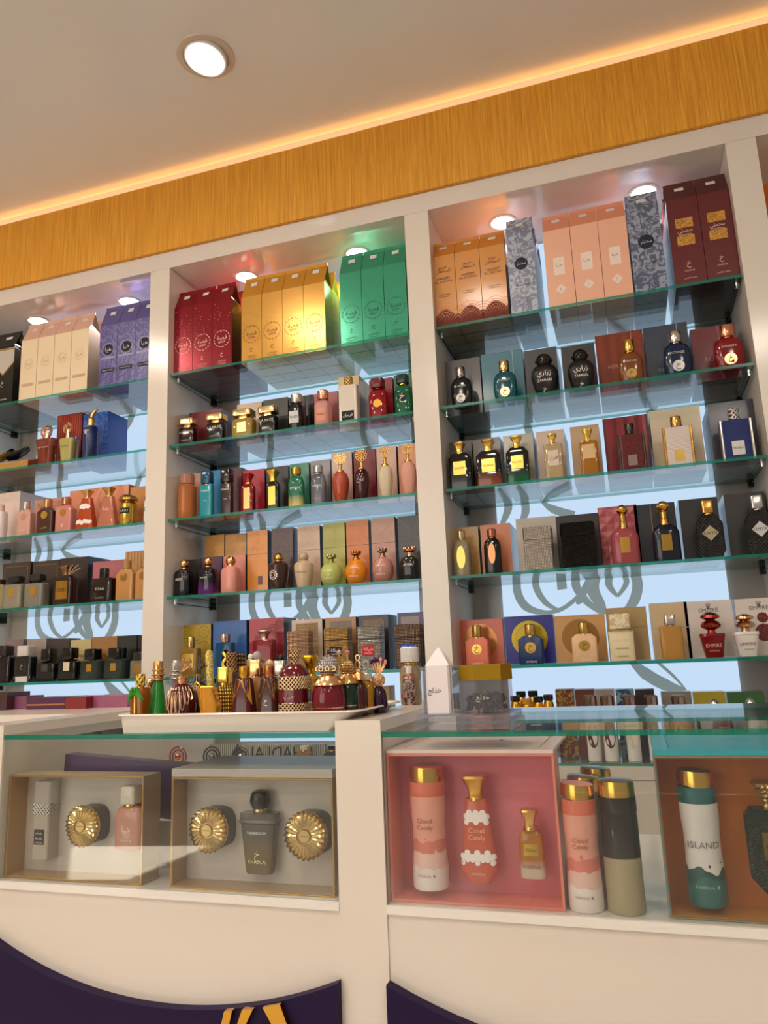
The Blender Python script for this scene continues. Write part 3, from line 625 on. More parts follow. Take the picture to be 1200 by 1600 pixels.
def hareem(lt, W, H):
    T(lt, 'حريم\nالسلطان', H * .80, W * .6, mh=H * .13); T(lt, 'HAREEM\nAL SULTAN', H * .66, W * .72); T(lt, 'معطر الملابس', H * .46, W * .5); T(lt, 'AIR FRESHENER', H * .43, W * .4)
    for cx in (-W * .5, 0, W * .5):
        for q in (1, .82, .64, .46, .28):
            a0, a1 = (0, PI) if cx == 0 else ((0, PI / 2) if cx < 0 else (PI / 2, PI)); r = W * .5 * q; n = 10; z0 = H * .08 if cx else H * .12
            ps = [(cx + r * math.cos(a0 + (a1 - a0) * i / n), z0 + r * 1.25 * math.sin(a0 + (a1 - a0) * i / n)) for i in range(n + 1)]
            for (x, z), (x2, z2) in zip(ps, ps[1:]): lt.add([(x, -.0006, z), (x2, -.0006, z2), (x2, -.0006, z2 + .0015), (x, -.0006, z + .0015)], [(0, 1, 2, 3)], 1)
    ps = [(-W / 2, 0), (W / 2, 0), (W / 2, H * .17)] + [(W * .5 - W * i / 12, H * .12 + .45 * W * abs(math.sin(PI * (i / 12) )) ) for i in range(1, 12)] + [(-W / 2, H * .17)]
    lt.add([(x, -.0003, z) for x, z in ps], [tuple(range(len(ps)))], 2); return ['v#4a2410', 'v#f0a878', 'v#6e2312']
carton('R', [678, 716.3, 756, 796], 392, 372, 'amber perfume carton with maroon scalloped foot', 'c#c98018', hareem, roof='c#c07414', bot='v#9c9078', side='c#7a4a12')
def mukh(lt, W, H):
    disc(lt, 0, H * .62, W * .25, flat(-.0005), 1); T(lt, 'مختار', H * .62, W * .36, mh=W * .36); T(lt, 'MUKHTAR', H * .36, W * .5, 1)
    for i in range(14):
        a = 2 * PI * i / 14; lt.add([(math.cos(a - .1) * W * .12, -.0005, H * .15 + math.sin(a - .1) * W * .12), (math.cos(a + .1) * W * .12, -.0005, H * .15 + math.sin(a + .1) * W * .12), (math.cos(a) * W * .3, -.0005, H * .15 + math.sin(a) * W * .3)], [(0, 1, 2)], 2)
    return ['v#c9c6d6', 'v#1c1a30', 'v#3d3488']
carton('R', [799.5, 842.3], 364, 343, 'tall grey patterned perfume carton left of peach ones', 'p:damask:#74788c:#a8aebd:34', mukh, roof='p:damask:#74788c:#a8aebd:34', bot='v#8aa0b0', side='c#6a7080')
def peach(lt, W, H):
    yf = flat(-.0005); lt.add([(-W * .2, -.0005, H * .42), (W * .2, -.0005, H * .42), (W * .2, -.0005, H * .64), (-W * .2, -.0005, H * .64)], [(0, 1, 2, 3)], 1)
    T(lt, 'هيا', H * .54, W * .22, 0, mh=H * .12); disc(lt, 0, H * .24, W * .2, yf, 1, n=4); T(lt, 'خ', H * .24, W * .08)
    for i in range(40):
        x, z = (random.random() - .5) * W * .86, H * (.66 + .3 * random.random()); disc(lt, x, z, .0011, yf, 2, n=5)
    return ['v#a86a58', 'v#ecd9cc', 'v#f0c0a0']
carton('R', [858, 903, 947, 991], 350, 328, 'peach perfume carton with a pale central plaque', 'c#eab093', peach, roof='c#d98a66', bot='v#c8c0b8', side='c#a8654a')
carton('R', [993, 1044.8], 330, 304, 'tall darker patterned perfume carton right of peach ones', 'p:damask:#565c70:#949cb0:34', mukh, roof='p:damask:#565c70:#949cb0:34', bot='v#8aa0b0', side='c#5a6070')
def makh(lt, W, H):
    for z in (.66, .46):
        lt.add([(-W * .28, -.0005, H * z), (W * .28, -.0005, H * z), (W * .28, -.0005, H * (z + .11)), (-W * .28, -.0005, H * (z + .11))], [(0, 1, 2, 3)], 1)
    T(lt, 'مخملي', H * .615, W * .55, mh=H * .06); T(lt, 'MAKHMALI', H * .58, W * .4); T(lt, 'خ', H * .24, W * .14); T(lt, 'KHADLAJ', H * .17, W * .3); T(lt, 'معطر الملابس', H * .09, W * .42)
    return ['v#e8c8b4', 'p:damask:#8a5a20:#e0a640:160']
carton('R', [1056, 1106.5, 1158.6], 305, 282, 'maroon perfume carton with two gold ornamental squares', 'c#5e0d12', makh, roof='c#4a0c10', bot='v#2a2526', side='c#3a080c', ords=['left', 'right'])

# ------------------------------------------------------------------ left bay
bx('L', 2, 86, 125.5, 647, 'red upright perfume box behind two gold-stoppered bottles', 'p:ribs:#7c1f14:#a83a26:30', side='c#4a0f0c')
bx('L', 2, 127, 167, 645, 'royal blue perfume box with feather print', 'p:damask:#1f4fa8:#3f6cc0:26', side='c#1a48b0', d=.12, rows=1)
bt('L', 2, 58, 87, 687, 667, 'amber keystone perfume bottle with coiled gold stopper', 'taper', 't#a0482c', 'bow', 'm#e2b894', cw=.62, txt=[('THE PROPHECY', .68, .6, 'v#e6c8b0')])
bt('L', 2, 94, 117, 686, 659, 'olive keystone perfume bottle with coiled gold stopper', 'taper', 'g#b0a463', 'bow', 'm#e2b894', cw=.62, txt=[('THE PROPHECY', .68, .6, 'v#5a4a20')])
bt('L', 2, 112, 123, 689, 682, 'small clear cut-glass bottle beside the olive bottle', 'taper', 't#d8cfae', 'sq', SILV, cw=.5, Y=.09)
bt('L', 2, 131, 151, 667, 640, 'navy cylinder perfume bottle with winged gold and black cap', 'cyl', 'p:damask:#0c1a4a:#1c2c66:40', 'horse', 'm#c9a878', cw=.62, d=1, lab=('rect', .5, .14, .9, 'v#d8d0c8'), txt=[('♛', .8, .3, 'v#d8d0c8')])
# open presentation tray lying on the second shelf
def tray_box():
    X, Z = fx(8, .03, SZ[2]), SZ[2] + .0005
    x0, x1 = -2.47, fx(46, .05, SZ[2]); W = x1 - x0
    o = thing('presentation_box', 'open gold-rimmed presentation box lying tilted at left end, second shelf of the left bay', 'presentation box', ((x0 + x1) / 2, .04, Z))
    b = MB(); h = .105; hw = W / 2
    b.add([(-hw, 0, 0), (hw, 0, 0), (hw, .22, 0), (-hw, .22, 0), (-hw, 0, .03), (hw, 0, .03), (hw, .22, h), (-hw, .22, h)], [(0, 3, 2, 1), (0, 1, 5, 4), (2, 3, 7, 6)], 0)
    b.add([(hw, 0, 0), (hw, .22, 0), (hw, .22, h), (hw, 0, .03)], [(0, 1, 2, 3)], 2)
    b.add([(-hw, 0, 0), (-hw, .22, 0), (-hw, .22, h), (-hw, 0, .03)], [(3, 2, 1, 0)], 2)
    b.add([(-hw + .004, .006, .02), (hw - .004, .006, .02), (hw - .004, .216, h - .02), (-hw + .004, .216, h - .02)], [(0, 1, 2, 3)], 1)
    b.obj('box_shell', ['f#c79a52', 'v#1c130f', 'c#9a3c1e'], o, smooth=False)
    b = MB()
    b.tube([(-hw, 0, .031), (hw, 0, .031), (hw, .22, h), (-hw, .22, h)], .0025, 6, True); b.obj('gold_rim', 'f#e0b878', o)
    return x0, x1, Z
tx0, tx1, tz = tray_box()
for i, (dx, c, cc, nm) in enumerate(((-.115, 'g#0d0c0c', 'g#141212', 'black perfume bottle with red thread'), (-.19, 't#8a7434', 'g#1a1410', 'clear olive perfume bottle'), (-.26, 'g#1a120e', 'g#e0d4cc', 'brown perfume bottle with white cap'))):
    o = bottle(tx1 + dx, .05, tz + .047, .052, .07, .1, f'{nm} lying in the open presentation box, left bay', 'square', c, 'cyl', cc, .5, .45, lab=('rect', .6, .4, .45, 'v#9a7c34' if i == 1 else 'v#241e1c'))
    o.rotation_euler = (-.95, 0, 0); o.location = (tx1 + dx, .075, tz + .062)
L = 'L'
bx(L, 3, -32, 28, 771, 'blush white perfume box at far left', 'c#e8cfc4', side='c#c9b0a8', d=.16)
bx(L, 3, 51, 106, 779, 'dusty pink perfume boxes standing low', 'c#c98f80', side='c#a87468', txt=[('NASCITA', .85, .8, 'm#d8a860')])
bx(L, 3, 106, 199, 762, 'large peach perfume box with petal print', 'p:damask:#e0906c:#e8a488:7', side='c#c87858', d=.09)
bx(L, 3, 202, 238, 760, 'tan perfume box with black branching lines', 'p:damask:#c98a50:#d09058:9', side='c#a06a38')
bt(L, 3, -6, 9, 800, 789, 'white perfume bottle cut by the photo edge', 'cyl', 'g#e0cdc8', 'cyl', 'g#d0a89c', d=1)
bt(L, 3, 30, 51.5, 797, 784, 'rose perfume bottle with pale disc and silver-pink cap', 'square', 'g#d09c8c', 'cyl', 'm#d8c0b8', cw=.5, lab=('disc', .4, .3, .72, 'm#f0d8b8'), txt=[('YARA', .25, .4, 'v#f0e0d8')])
bt(L, 3, 61, 87, 794, 780, 'dark brown perfume bottle with gold disc', 'square', 'g#4a2a20', 'cyl', 'm#d8a070', cw=.45, lab=('disc', .4, .3, .72, 'm#e8c060'), txt=[('خشب', .25, .4, 'v#e8c060')])
bt(L, 3, 90, 116, 790, 778, 'rose perfume bottle with yellow gold disc and copper cap', 'square', 'g#c88478', 'cyl', 'm#d88a70', cw=.48, lab=('disc', .4, .3, .72, 'm#e8b860'), txt=[('Y', .25, .16, 'v#f0e0d8')])
def clouds(c1='v#f2e6e2'):
    def f(root, w, D, hb):
        yf = surf('trap', w, D, hb, .001); b = MB()
        for zc, ww in ((.74, .5), (.26, .86)):
            for i in range(6):
                x = (i / 5 - .5) * w * ww * .8; disc(b, x, hb * (zc + .03 * math.sin(i * 2.4)), w * .1, yf, 0, 12)
            patch(b, -w * ww * .42, w * ww * .42, hb * (zc - .05), hb * (zc + .02), yf)
        b.obj('cloud_print', c1, root, smooth=False)
    return f
bt(L, 3, 121, 150, 779, 766.5, 'orange trapezoid perfume bottle with white cloud print', 'trap', 't#d8622c', 'flare', 'm#d8b070', cw=.5, extra=clouds())
bt(L, 3, 155, 184, 776, 762.5, 'pink trapezoid perfume bottle with flared gold cap', 'trap', 't#e09878', 'flare', 'm#c9a868', cw=.5, txt=[('ﺎﺷﻭ', .6, .3, 'v#f4e4dc')])
bt(L, 3, 189, 212, 786, 773, 'round gold perfume bottle with black label band', 'cyl', 'm#d8b04c', 'dome', 'm#b89048', cw=1.1, d=1, lab=('rect', .7, .24, .62, 'v#16120e', 'HUDU', 'v#e8e0d0'))
bt(L, 3, 226, 240, 782, 773, 'white perfume bottle with black letter half hidden by the divider', 'cyl', 'g#e8e2dc', 'dome', GOLD, cw=1, d=1, txt=[('C', .6, .5, 'v#101010')])
def goldframe(root, W, H):
    b = MB(); y = -.0007; t = .0018; x1, z0, z1 = W * .42, H * .06, H * .92
    for a in ((-x1, x1, z1 - t, z1), (-x1, x1, z0, z0 + t), (-x1, -x1 + t, z0, z1), (x1 - t, x1, z0, z1)): b.add([(a[0], y, a[2]), (a[1], y, a[2]), (a[1], y, a[3]), (a[0], y, a[3])], [(0, 1, 2, 3)])
    b.obj('gold_frame', 'm#b89a5c', root, smooth=False)
bx(L, 4, 1, 45, 879, 'dark brown perfume box with thin gold frame at far left', 'c#3a2f28', side='c#1a1512', marks=goldframe)
bx(L, 4, 48, 91, 876, 'dark brown perfume box with thin gold frame beside the reed bottle', 'c#3c302a', side='c#1a1512', marks=goldframe)
bx(L, 4, 91, 136, 871, 'plain dark brown wrapped perfume box behind the reeds', 'c#35261f', side='c#1c1411', d=.13)
bx(L, 4, 143, 195, 876, 'rose pink perfume box behind the black-capped bottle', 'c#b86a70', side='c#6a3a40')
bx(L, 4, 194, 223, 861, 'tall wood-grain perfume box', 'p:ribs:#b07c48:#c8945c:22', side='c#8a5c34')
bt(L, 4, -9, 8, 914, 906, 'clear square perfume bottle cut by the photo edge', 'block', 't#b8a878', 'sq', 'p:lattice:#141210:#4a4a48:900', cw=.6)
bt(L, 4, 9, 39, 914, 901, 'clear square perfume bottle with black filigree cap and gold label', 'block', 't#b8b09a', 'flatcap', 'p:lattice:#141210:#4a4a48:900', cw=.62, lab=('rect', .34, .38, .66, 'm#d8b464'))
bt(L, 4, 42, 73, 912, 898, 'clear square perfume bottle with black filigree cap beside reed bottle', 'block', 't#a8a294', 'flatcap', 'p:lattice:#141210:#4a4a48:900', cw=.62, lab=('rect', .34, .38, .66, 'm#d8a848'))
def reeds(root, w, D, hb):
    for i in range(9):
        a = -.2 + i * .13; MB().tube([(w * .1, 0, hb), (w * (.1 + a * .8), -.004 + .002 * (i % 3), hb + .03 + .008 * math.sin(i * 2.1))], .0011, 5).obj('reed', 'c#d8bc98', root)
bt(L, 4, 87, 117, 899, 885, 'dark brown reed diffuser bottle with gold plaque and pale reeds', 'square', 'g#24120e', 'flare', 'm#8a6a4a', cw=.5, lab=('rect', .62, .6, .5, 'm#b88a3c', 'OUD', 'v#14100c'), extra=reeds)
bt(L, 4, 145, 180, 904, 888, 'black amber perfume bottle with square black cap and white lettering', 'block', 'g#1c0c0a', 'sq', BLACK, cw=.3, txt=[('TITAN', .55, .42, 'v#d8c8c0'), ('KHADLAJ', .18, .36, 'v#a89890')])
bt(L, 4, 184, 212, 890, 876, 'tan gold perfume bottle with ribbed cap, left of pair', 'square', 'g#b8844c', 'cyl', 'p:ribs:#8a6438:#c89c60:160:Z', cw=.42, lab=('disc', .42, .3, .75, 'm#c8985c'), d=.5)
bt(L, 4, 214, 240, 888, 873, 'tan gold perfume bottle half hidden by the divider', 'square', 'g#b8844c', 'cyl', 'p:ribs:#8a6438:#c89c60:160:Z', cw=.42, lab=('disc', .42, .3, .75, 'm#c8985c'), d=.5)
for a, b_, y, c, ds, tx in ((5, 34, 999.6, 'c#8a7470', 'grey-pink perfume box at far left', ()), (39.5, 70, 998, 'c#a89890', 'pale grey perfume box behind the white-capped bottle', ()), (71, 107, 998, 'c#3c3430', 'dark brown perfume box behind black bottle', ()),
        (108, 141, 999.6, 'c#cdbb84', 'cream gold perfume box with white plaque', [('RANGO', .6, .6, 'v#3a3428')]), (141.5, 182, 994.7, 'c#a8743c', 'tan gold perfume box with diamond emblem', [('◆', .5, .35, 'm#8a6428')]),
        (183, 213, 993, 'c#1c221c', 'dark green black perfume box with diamond emblem', [('◆', .5, .4, 'v#3a3c28')]), (214, 228, 993, 'c#0c0c10', 'narrow black perfume box next to the divider', ())):
    bx(L, 5, a, b_, y, ds, c, txt=tx)
bt(L, 5, -8, 21, 1026, 1009, 'dark purple square perfume bottle cut by the photo edge', 'block', 'g#140c12', 'sq', 'g#2a2626', cw=.6)
bt(L, 5, 26, 54, 1026, 1009, 'smoky square perfume bottle with white block cap', 'block', 'g#161a18', 'sq', 'g#d8ccc8', cw=.66, lab=('rect', .94, .22, .12, 'v#d8ccc8'), txt=[('خ', .6, .14, 'v#b8b4ac')])
bt(L, 5, 61, 91, 1033, 1014, 'black round-shouldered perfume bottle with small dark label', 'square', 'g#0c0c0c', 'sq', BLACK, cw=.56, lab=('rect', .34, .36, .66, 'v#3a3a38'))
bt(L, 5, 95, 124, 1030, 1012, 'black round-shouldered perfume bottle with cream label', 'square', 'g#0c0c0c', 'sq', BLACK, cw=.58, lab=('rect', .34, .4, .66, 'v#d8ccac'))
bt(L, 5, 129, 161, 1032, 1014, 'black crosshatched perfume bottle with gold label, left of two', 'block', 'p:lattice:#080c0a:#1c3426:800:d', 'sq', BLACK, cw=.58, lab=('rect', .26, .38, .62, 'm#d8ac50'))
bt(L, 5, 166, 200, 1030, 1012, 'black crosshatched perfume bottle with gold label, right of two', 'block', 'p:lattice:#080c0a:#1c3426:800:d', 'sq', BLACK, cw=.58, lab=('rect', .26, .38, .62, 'm#d8ac50'))
bt(L, 5, 206, 232, 1032, 1018, 'clear square perfume bottle with gold label next to the divider', 'block', 't#9a9484', 'sq', 'g#2a2420', cw=.6, lab=('rect', .4, .5, .55, 'm#c89c4c'))
# ------------------------------------------------------------------ middle bay
k = 'M'
QC = 'm#e0c088'
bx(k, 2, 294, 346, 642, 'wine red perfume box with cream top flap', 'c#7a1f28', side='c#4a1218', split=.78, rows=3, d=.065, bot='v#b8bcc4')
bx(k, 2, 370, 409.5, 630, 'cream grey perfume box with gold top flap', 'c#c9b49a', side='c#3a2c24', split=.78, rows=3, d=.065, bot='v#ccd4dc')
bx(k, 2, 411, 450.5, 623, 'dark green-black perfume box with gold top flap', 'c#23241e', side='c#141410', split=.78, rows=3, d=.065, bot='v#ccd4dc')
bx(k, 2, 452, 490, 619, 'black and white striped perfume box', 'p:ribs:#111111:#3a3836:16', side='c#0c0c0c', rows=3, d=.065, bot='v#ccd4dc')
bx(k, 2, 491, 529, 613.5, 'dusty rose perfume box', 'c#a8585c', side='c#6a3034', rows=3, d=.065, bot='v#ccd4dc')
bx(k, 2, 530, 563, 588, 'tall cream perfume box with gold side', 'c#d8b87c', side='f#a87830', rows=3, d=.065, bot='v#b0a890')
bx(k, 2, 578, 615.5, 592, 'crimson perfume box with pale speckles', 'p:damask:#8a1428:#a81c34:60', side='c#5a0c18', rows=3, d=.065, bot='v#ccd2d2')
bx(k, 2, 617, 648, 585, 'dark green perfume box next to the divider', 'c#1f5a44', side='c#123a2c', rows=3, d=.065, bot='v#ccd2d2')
for xl, xr, yb, yt, ds, c, lb in ((281.5, 306, 669.5, 656, 'small wine red square perfume bottle with gold flat cap', 'g#2c0c12', 'LA ROUGE'), (325, 352, 662, 649, 'small black square perfume bottle, second from left', 'g#0f0c0e', 'LA NUIT'), (406, 433, 651, 637, 'small black square perfume bottle before dark green box', 'g#0c1210', 'LA NUIT')):
    bt(k, 2, xl, xr, yb, yt, ds, 'block', c, 'flatcap', QC, cw=1.0, txt=[(lb, .75, .8, 'v#e0d0c0'), ('KHADLAJ', .3, .5, 'v#c0b0a0')])
bt(k, 2, 364.5, 398, 656, 642, 'small clear gold square perfume bottle with flat cap', 'block', 't#c9a850', 'flatcap', QC, cw=.9, lab=('rect', .4, .5, .55, 'm#c9a860'))
bt(k, 2, 452, 476, 631, 617, 'black round perfume bottle with silver cap and white label', 'shoulder', 'g#0c0c0e', 'cyl', 'm#d8cfc4', cw=.72, d=1, lab=('rect', .62, .42, .45, 'v#cfc8c8', 'OUD', 'v#202020'))
bt(k, 2, 493, 518, 626, 611, 'ribbed pink perfume bottle with rose gold cap', 'shoulder', 'p:ribs:#c07a74:#dc9c94:160', 'cyl', 'm#e0a88c', cw=.68, d=1, lab=('rect', .5, .45, .42, 'v#d8947c', 'ROSE', 'v#6a2820'))
bt(k, 2, 531, 561, 604, 590, 'cream white rectangular perfume bottle with gold cap and black plaque', 'slab', 'g#dcd0c0', 'knurl', 'p:lattice:#a87c34:#e8c884:500', cw=.44, lab=('rect', .66, .24, .2, 'v#15120f', 'فرسان', 'v#e8e0d4'))
bt(k, 2, 576.5, 607, 608, 593, 'red crystal perfume bottle with gold round label', 'shoulder', 't#b01020', 'sq', 't#8a1020', cw=.66, lab=('disc', .42, .4, .5, 'm#e0a850'))
bt(k, 2, 617, 644, 601, 587, 'green crystal perfume bottle with black octagonal label', 'shoulder', 't#1c7a50', 'sq', 't#123a2c', cw=.66, lab=('disc', .5, .4, .55, 'v#10201a', 'خ', 'v#e8e0c8'))
B3 = [(282, 314, 741, 'peach perfume box at the left end', 'c#e0b090'), (314, 346, 736, 'bright blue perfume box', 'c#1c8ac0'), (347, 378, 732, 'dark maroon perfume box', 'c#5a1820'), (379, 414, 734, 'crimson speckled perfume box', 'p:damask:#a0142c:#b41c34:70'),
      (416, 451.5, 729, 'black gold-speckled perfume box', 'p:damask:#1c1814:#2c2620:80'), (453, 484, 724, 'emerald green perfume box with gold label', 'c#1c7a5c'), (486, 518, 719, 'slate grey perfume box', 'c#6a6468'),
      (519, 552, 707, 'blush beige perfume box behind pink ornate bottle', 'c#c8a898'), (554, 589, 702.5, 'ruby perfume box behind the dark ornate bottle', 'c#7c1420'), (590, 622, 698, 'pale pink perfume box behind the cream ornate bottle', 'c#dcb8a4'), (624, 655, 694, 'peach perfume box behind the pink ornate bottle at the divider', 'c#dc9c7c')]
for i, (a, b_, y, ds, c) in enumerate(B3): bx(k, 3, a, b_, y, ds, c, side='c#2a1c1c' if i not in (0, 1) else None, rows=3, d=.06, bot='v#c8d0da')
bt(k, 3, 279, 305, 758, 741, 'frosted amber cylinder perfume bottle', 'cyl', 't#d88a4c', 'cyl', 't#d8a088', cw=.78, d=1)
bt(k, 3, 314, 333, 757, 737, 'turquoise perfume bottle with blue cap', 'block', 'g#1f8c9c', 'sq', 'g#12486c', cw=.8, txt=[('Celeste', .8, .7, 'v#e8f0f0'), ('MARE', .5, .3, 'v#d0e0e0')])
bt(k, 3, 346, 363.5, 755, 734, 'dark brown perfume bottle with dark cap', 'block', 'g#33201c', 'sq', 'g#241614', cw=.9, txt=[('Celeste', .8, .7, 'v#e8e0d8'), ('NOIR', .5, .3, 'v#d0c0b0')])
RC = 'm#e0b060'
bt(k, 3, 378, 398, 756, 741, 'slim red glass perfume bottle with gold label and crystal cap', 'square', 't#a0101c', 'flare', 't#b81c28', cw=.75, lab=('rect', .5, .7, .5, 'm#e0b070'))
bt(k, 3, 417, 437, 752, 736, 'slim black perfume bottle with gold label and gold cap', 'square', 'g#0c0c0a', 'flare', 'm#d8b048', cw=.85, lab=('rect', .55, .62, .5, 'm#d8b458'))
bt(k, 3, 451, 475.5, 743, 731, 'green to gold faded perfume bottle with gold cap', 'shoulder', 'p:zfade:#c8ac50:#1c6a50:1:0.01,0.045', 'cyl', 'm#d8b058', cw=.6, txt=[('UNITED', .6, .6, 'v#f0e8d0')])
bt(k, 3, 486, 510, 740, 728, 'smoky grey perfume bottle with silver cap', 'shoulder', 'g#5c5c66', 'cyl', SILV, cw=.62, txt=[('UNITED', .6, .6, 'v#e8e8e8'), ('KHADLAJ', .2, .35, 'v#c0c0c0')])
bt(k, 3, 520, 545.5, 737, 707.5, 'pink amber glass perfume bottle with gold rosette stopper', 'amphora', 't#d06040', 'rosette', RC, cw=.78, d=.9)
bt(k, 3, 554, 578, 732.5, 702, 'dark ruby perfume bottle with gold rosette stopper', 'amphora', 'g#3a0810', 'rosette', RC, cw=.78, d=.9, txt=[('روح', .6, .45, 'v#e8d0c0')])
bt(k, 3, 592, 614, 727, 697, 'ribbed cream perfume bottle with gold rosette stopper', 'amphora', 'p:ribs:#c8b088:#e8dcc0:170', 'rosette', RC, cw=.85, d=.9)
bt(k, 3, 627, 651, 721, 693, 'ribbed pink perfume bottle with gold rosette stopper', 'amphora', 'p:ribs:#cc8c74:#e8b09c:170', 'rosette', RC, cw=.8, d=.9)
def facets(col):
    def f(root, W, H):
        b = MB(); z0, z1 = H * .62, H * .99; cx, cz = 0, (z0 + z1) / 2
        for ex, ez in ((-W / 2, z0), (W / 2, z0), (W / 2, z1), (-W / 2, z1), (0, z1), (0, z0)):
            dx, dz = ez * 0 + (ez - cz), -(ex - cx); l = math.hypot(dx, dz) or 1; t = .0006
            b.add([(cx - dx / l * t, -.0008, cz - dz / l * t), (cx + dx / l * t, -.0008, cz + dz / l * t), (ex * .96 + dx / l * t, -.0008, cz + (ez - cz) * .96 + dz / l * t), (ex * .96 - dx / l * t, -.0008, cz + (ez - cz) * .96 - dz / l * t)], [(0, 1, 2, 3)])
        b.obj('embossed_star', col, root, smooth=False)
    return f
bx(k, 4, 291, 314, 874, 'low black perfume box at the left end', 'c#221c1c', side='c#141010')
bx(k, 4, 314, 347.5, 870, 'low purple perfume box', 'c#4a1c3c', side='c#2a1020')
bx(k, 4, 348.5, 384, 868, 'low coral pink perfume box', 'c#d8806c', side='c#2a1c1c', txt=[('KHADLAJ', .45, .5, 'v#e8e0d8')])
bx(k, 4, 319, 350.5, 836, 'golden orange perfume box standing behind, left of its pair', 'c#e0a04c', side='c#2a1c14', Y=.2, split=.6, marks=facets('c#f0c078'))
bx(k, 4, 351.5, 385, 834, 'golden orange perfume box standing behind, right of its pair', 'c#e0a04c', side='c#2a1c14', Y=.2, split=.6, marks=facets('c#f0c078'))
B4 = [(386, 419, 829, 'orange perfume box with small maroon plaque', '#dc8c3c', 'm'), (424.5, 458.5, 825, 'dark brown faceted perfume box', '#4a3028', ''), (465.5, 501.5, 822, 'beige faceted perfume box', '#c8a890', ''),
      (505.5, 541, 817, 'lime green faceted perfume box', '#a8a444', ''), (542.5, 578.5, 813, 'orange faceted perfume box behind the orange bulb bottle', '#cc7434', ''), (582, 620, 809, 'pink beige faceted perfume box', '#b88874', ''), (624, 659, 806, 'charcoal faceted perfume box next to the divider', '#34302e', '')]
for a, b_, y, ds, c, q in B4:
    r = bx(k, 4, a, b_, y, ds, 'c' + c, side='c#1c1410', split=.62, marks=facets('c' + {'#4a3028': '#7a5c50', '#34302e': '#6a6460', '#c8a890': '#e0c8b4', '#a8a444': '#c8c46c', '#cc7434': '#e09858', '#b88874': '#d0a490', '#dc8c3c': '#ecac64'}[c]))
    if q:
        W = r.children[0].dimensions.x; MB().box(.002, .019, -.0006, 0, .03, .06).obj('maroon_plaque', 'c#4a1a20', r, smooth=False)
LTX = 'v#efe6da'
bt(k, 4, 274, 301.5, 889, 874, 'black glass perfume bottle with gold ball stopper', 'shoulder', 'g#0e0d0e', 'ball', 'm#d8a878', cw=.5, d=.9, txt=[('NOIR', .6, .4, LTX)])
bt(k, 4, 312, 339, 886, 870.5, 'black and purple perfume bottle with gold ball stopper', 'shoulder', 'p:zfade:#5a1c6a:#0e0a12:1:0.01,0.045', 'ball', 'm#d8a878', cw=.5, d=.9, txt=[('ROUGE', .6, .4, LTX)])
bt(k, 4, 347.5, 374, 884, 869, 'coral pink perfume bottle with gold ball stopper', 'shoulder', 'g#d08878', 'ball', 'm#e0b080', cw=.55, d=.9)
def dotring(root, w, D, hb):
    b = MB(); yf = surf('urn', w, D, hb, .001); dashring(b, -w * .1, hb * .5, w * .2, yf, 12, w * .035, duty=.6); dashring(b, -w * .1, hb * .5, w * .11, yf, 10, w * .02, duty=.6); b.obj('ring_emblem', LTX, root, smooth=False)
bt(k, 4, 420.5, 451, 877, 864, 'dark brown urn perfume bottle with white ring emblem', 'urn', 'g#3e211b', 'dome', 'm#c8a050', cw=.5, d=.95, extra=dotring)
bt(k, 4, 460, 489.5, 876, 862, 'beige urn perfume bottle with beige and gold stopper', 'urn', 'g#cdb193', 'ball', 'g#c2a284', cw=.52, d=.95, txt=[('KHADLAJ', .55, .55, 'v#8a7050')])
bt(k, 4, 501, 535, 879, 866, 'lime green bulb perfume bottle with crown stopper', 'globe', 'g#abb35e', 'crown', 'm#a8a860', cw=.46, d=.9, txt=[('LUNA', .64, .4, LTX), ('KHADLAJ', .3, .4, LTX)])
bt(k, 4, 540, 574, 874, 860, 'orange bulb perfume bottle with crown stopper', 'globe', 'g#dd8213', 'crown', 'm#c07830', cw=.46, d=.9, txt=[('LUNA', .64, .4, LTX), ('KHADLAJ', .3, .4, LTX)])
bt(k, 4, 581.5, 615, 870, 856, 'dusty pink bulb perfume bottle with crown stopper', 'globe', 'g#bb8474', 'crown', 'm#b08878', cw=.46, d=.9, txt=[('LUNA', .64, .4, LTX), ('KHADLAJ', .3, .4, LTX)])
bt(k, 4, 626, 656, 869, 854, 'black bulb perfume bottle with gold crown stopper', 'shoulder', 'g#141213', 'crown', 'm#c8a080', cw=.7, d=.9, txt=[('AMIRA', .62, .5, LTX)])
def hearts(root, W, H):
    b = MB()
    for cx in (-.28, .28):
        for cz in (.85, .55):
            dashring(b, cx * W, cz * H, W * .16, flat(-.0006), 12, .0008, duty=.8); dashring(b, cx * W, cz * H, W * .07, flat(-.0006), 8, .0006)
    put_text(b, 'HAREEM\nAL SULTAN', 0, H * .66, W * .36, flat(-.0006)); b.obj('print', 'v#5c4410', root, smooth=False)
def roses(root, W, H):
    b = MB()
    for cx, cz in ((.38, .88), (.18, .8), (.38, .66), (-.04, .74), (.36, .44), (-.2, .62), (-.38, .5), (.36, .22), (-.36, .3), (.1, .5), (.15, .2), (-.15, .36)):
        for r in (.12, .08, .045): dashring(b, cx * W, cz * H, W * r, flat(-.0006), 10, .0008, duty=.85)
    b.obj('rose_print', 'v#4a1016', root, smooth=False)
def arches(root, W, H):
    b = MB()
    for i in range(5):
        for j in range(4):
            x = (i - 2) * W * .2 + (j % 2) * W * .1; z = H * (.4 + j * .15)
            if abs(x) < W * .44: dashring(b, x, z, W * .09, flat(-.0006), 10, .0005, duty=.9)
    b.obj('print', 'v#5c84c4', root, smooth=False)
bx(k, 5, 279, 329.5, 976, 'mustard yellow perfume box with heart scrolls', 'c#b89a28', side='c#1c1820', marks=hearts, d=.1)
bx(k, 5, 332, 385.5, 970, 'bright blue perfume box with arch print', 'c#2c62a8', side='c#101c38', marks=arches, d=.1)
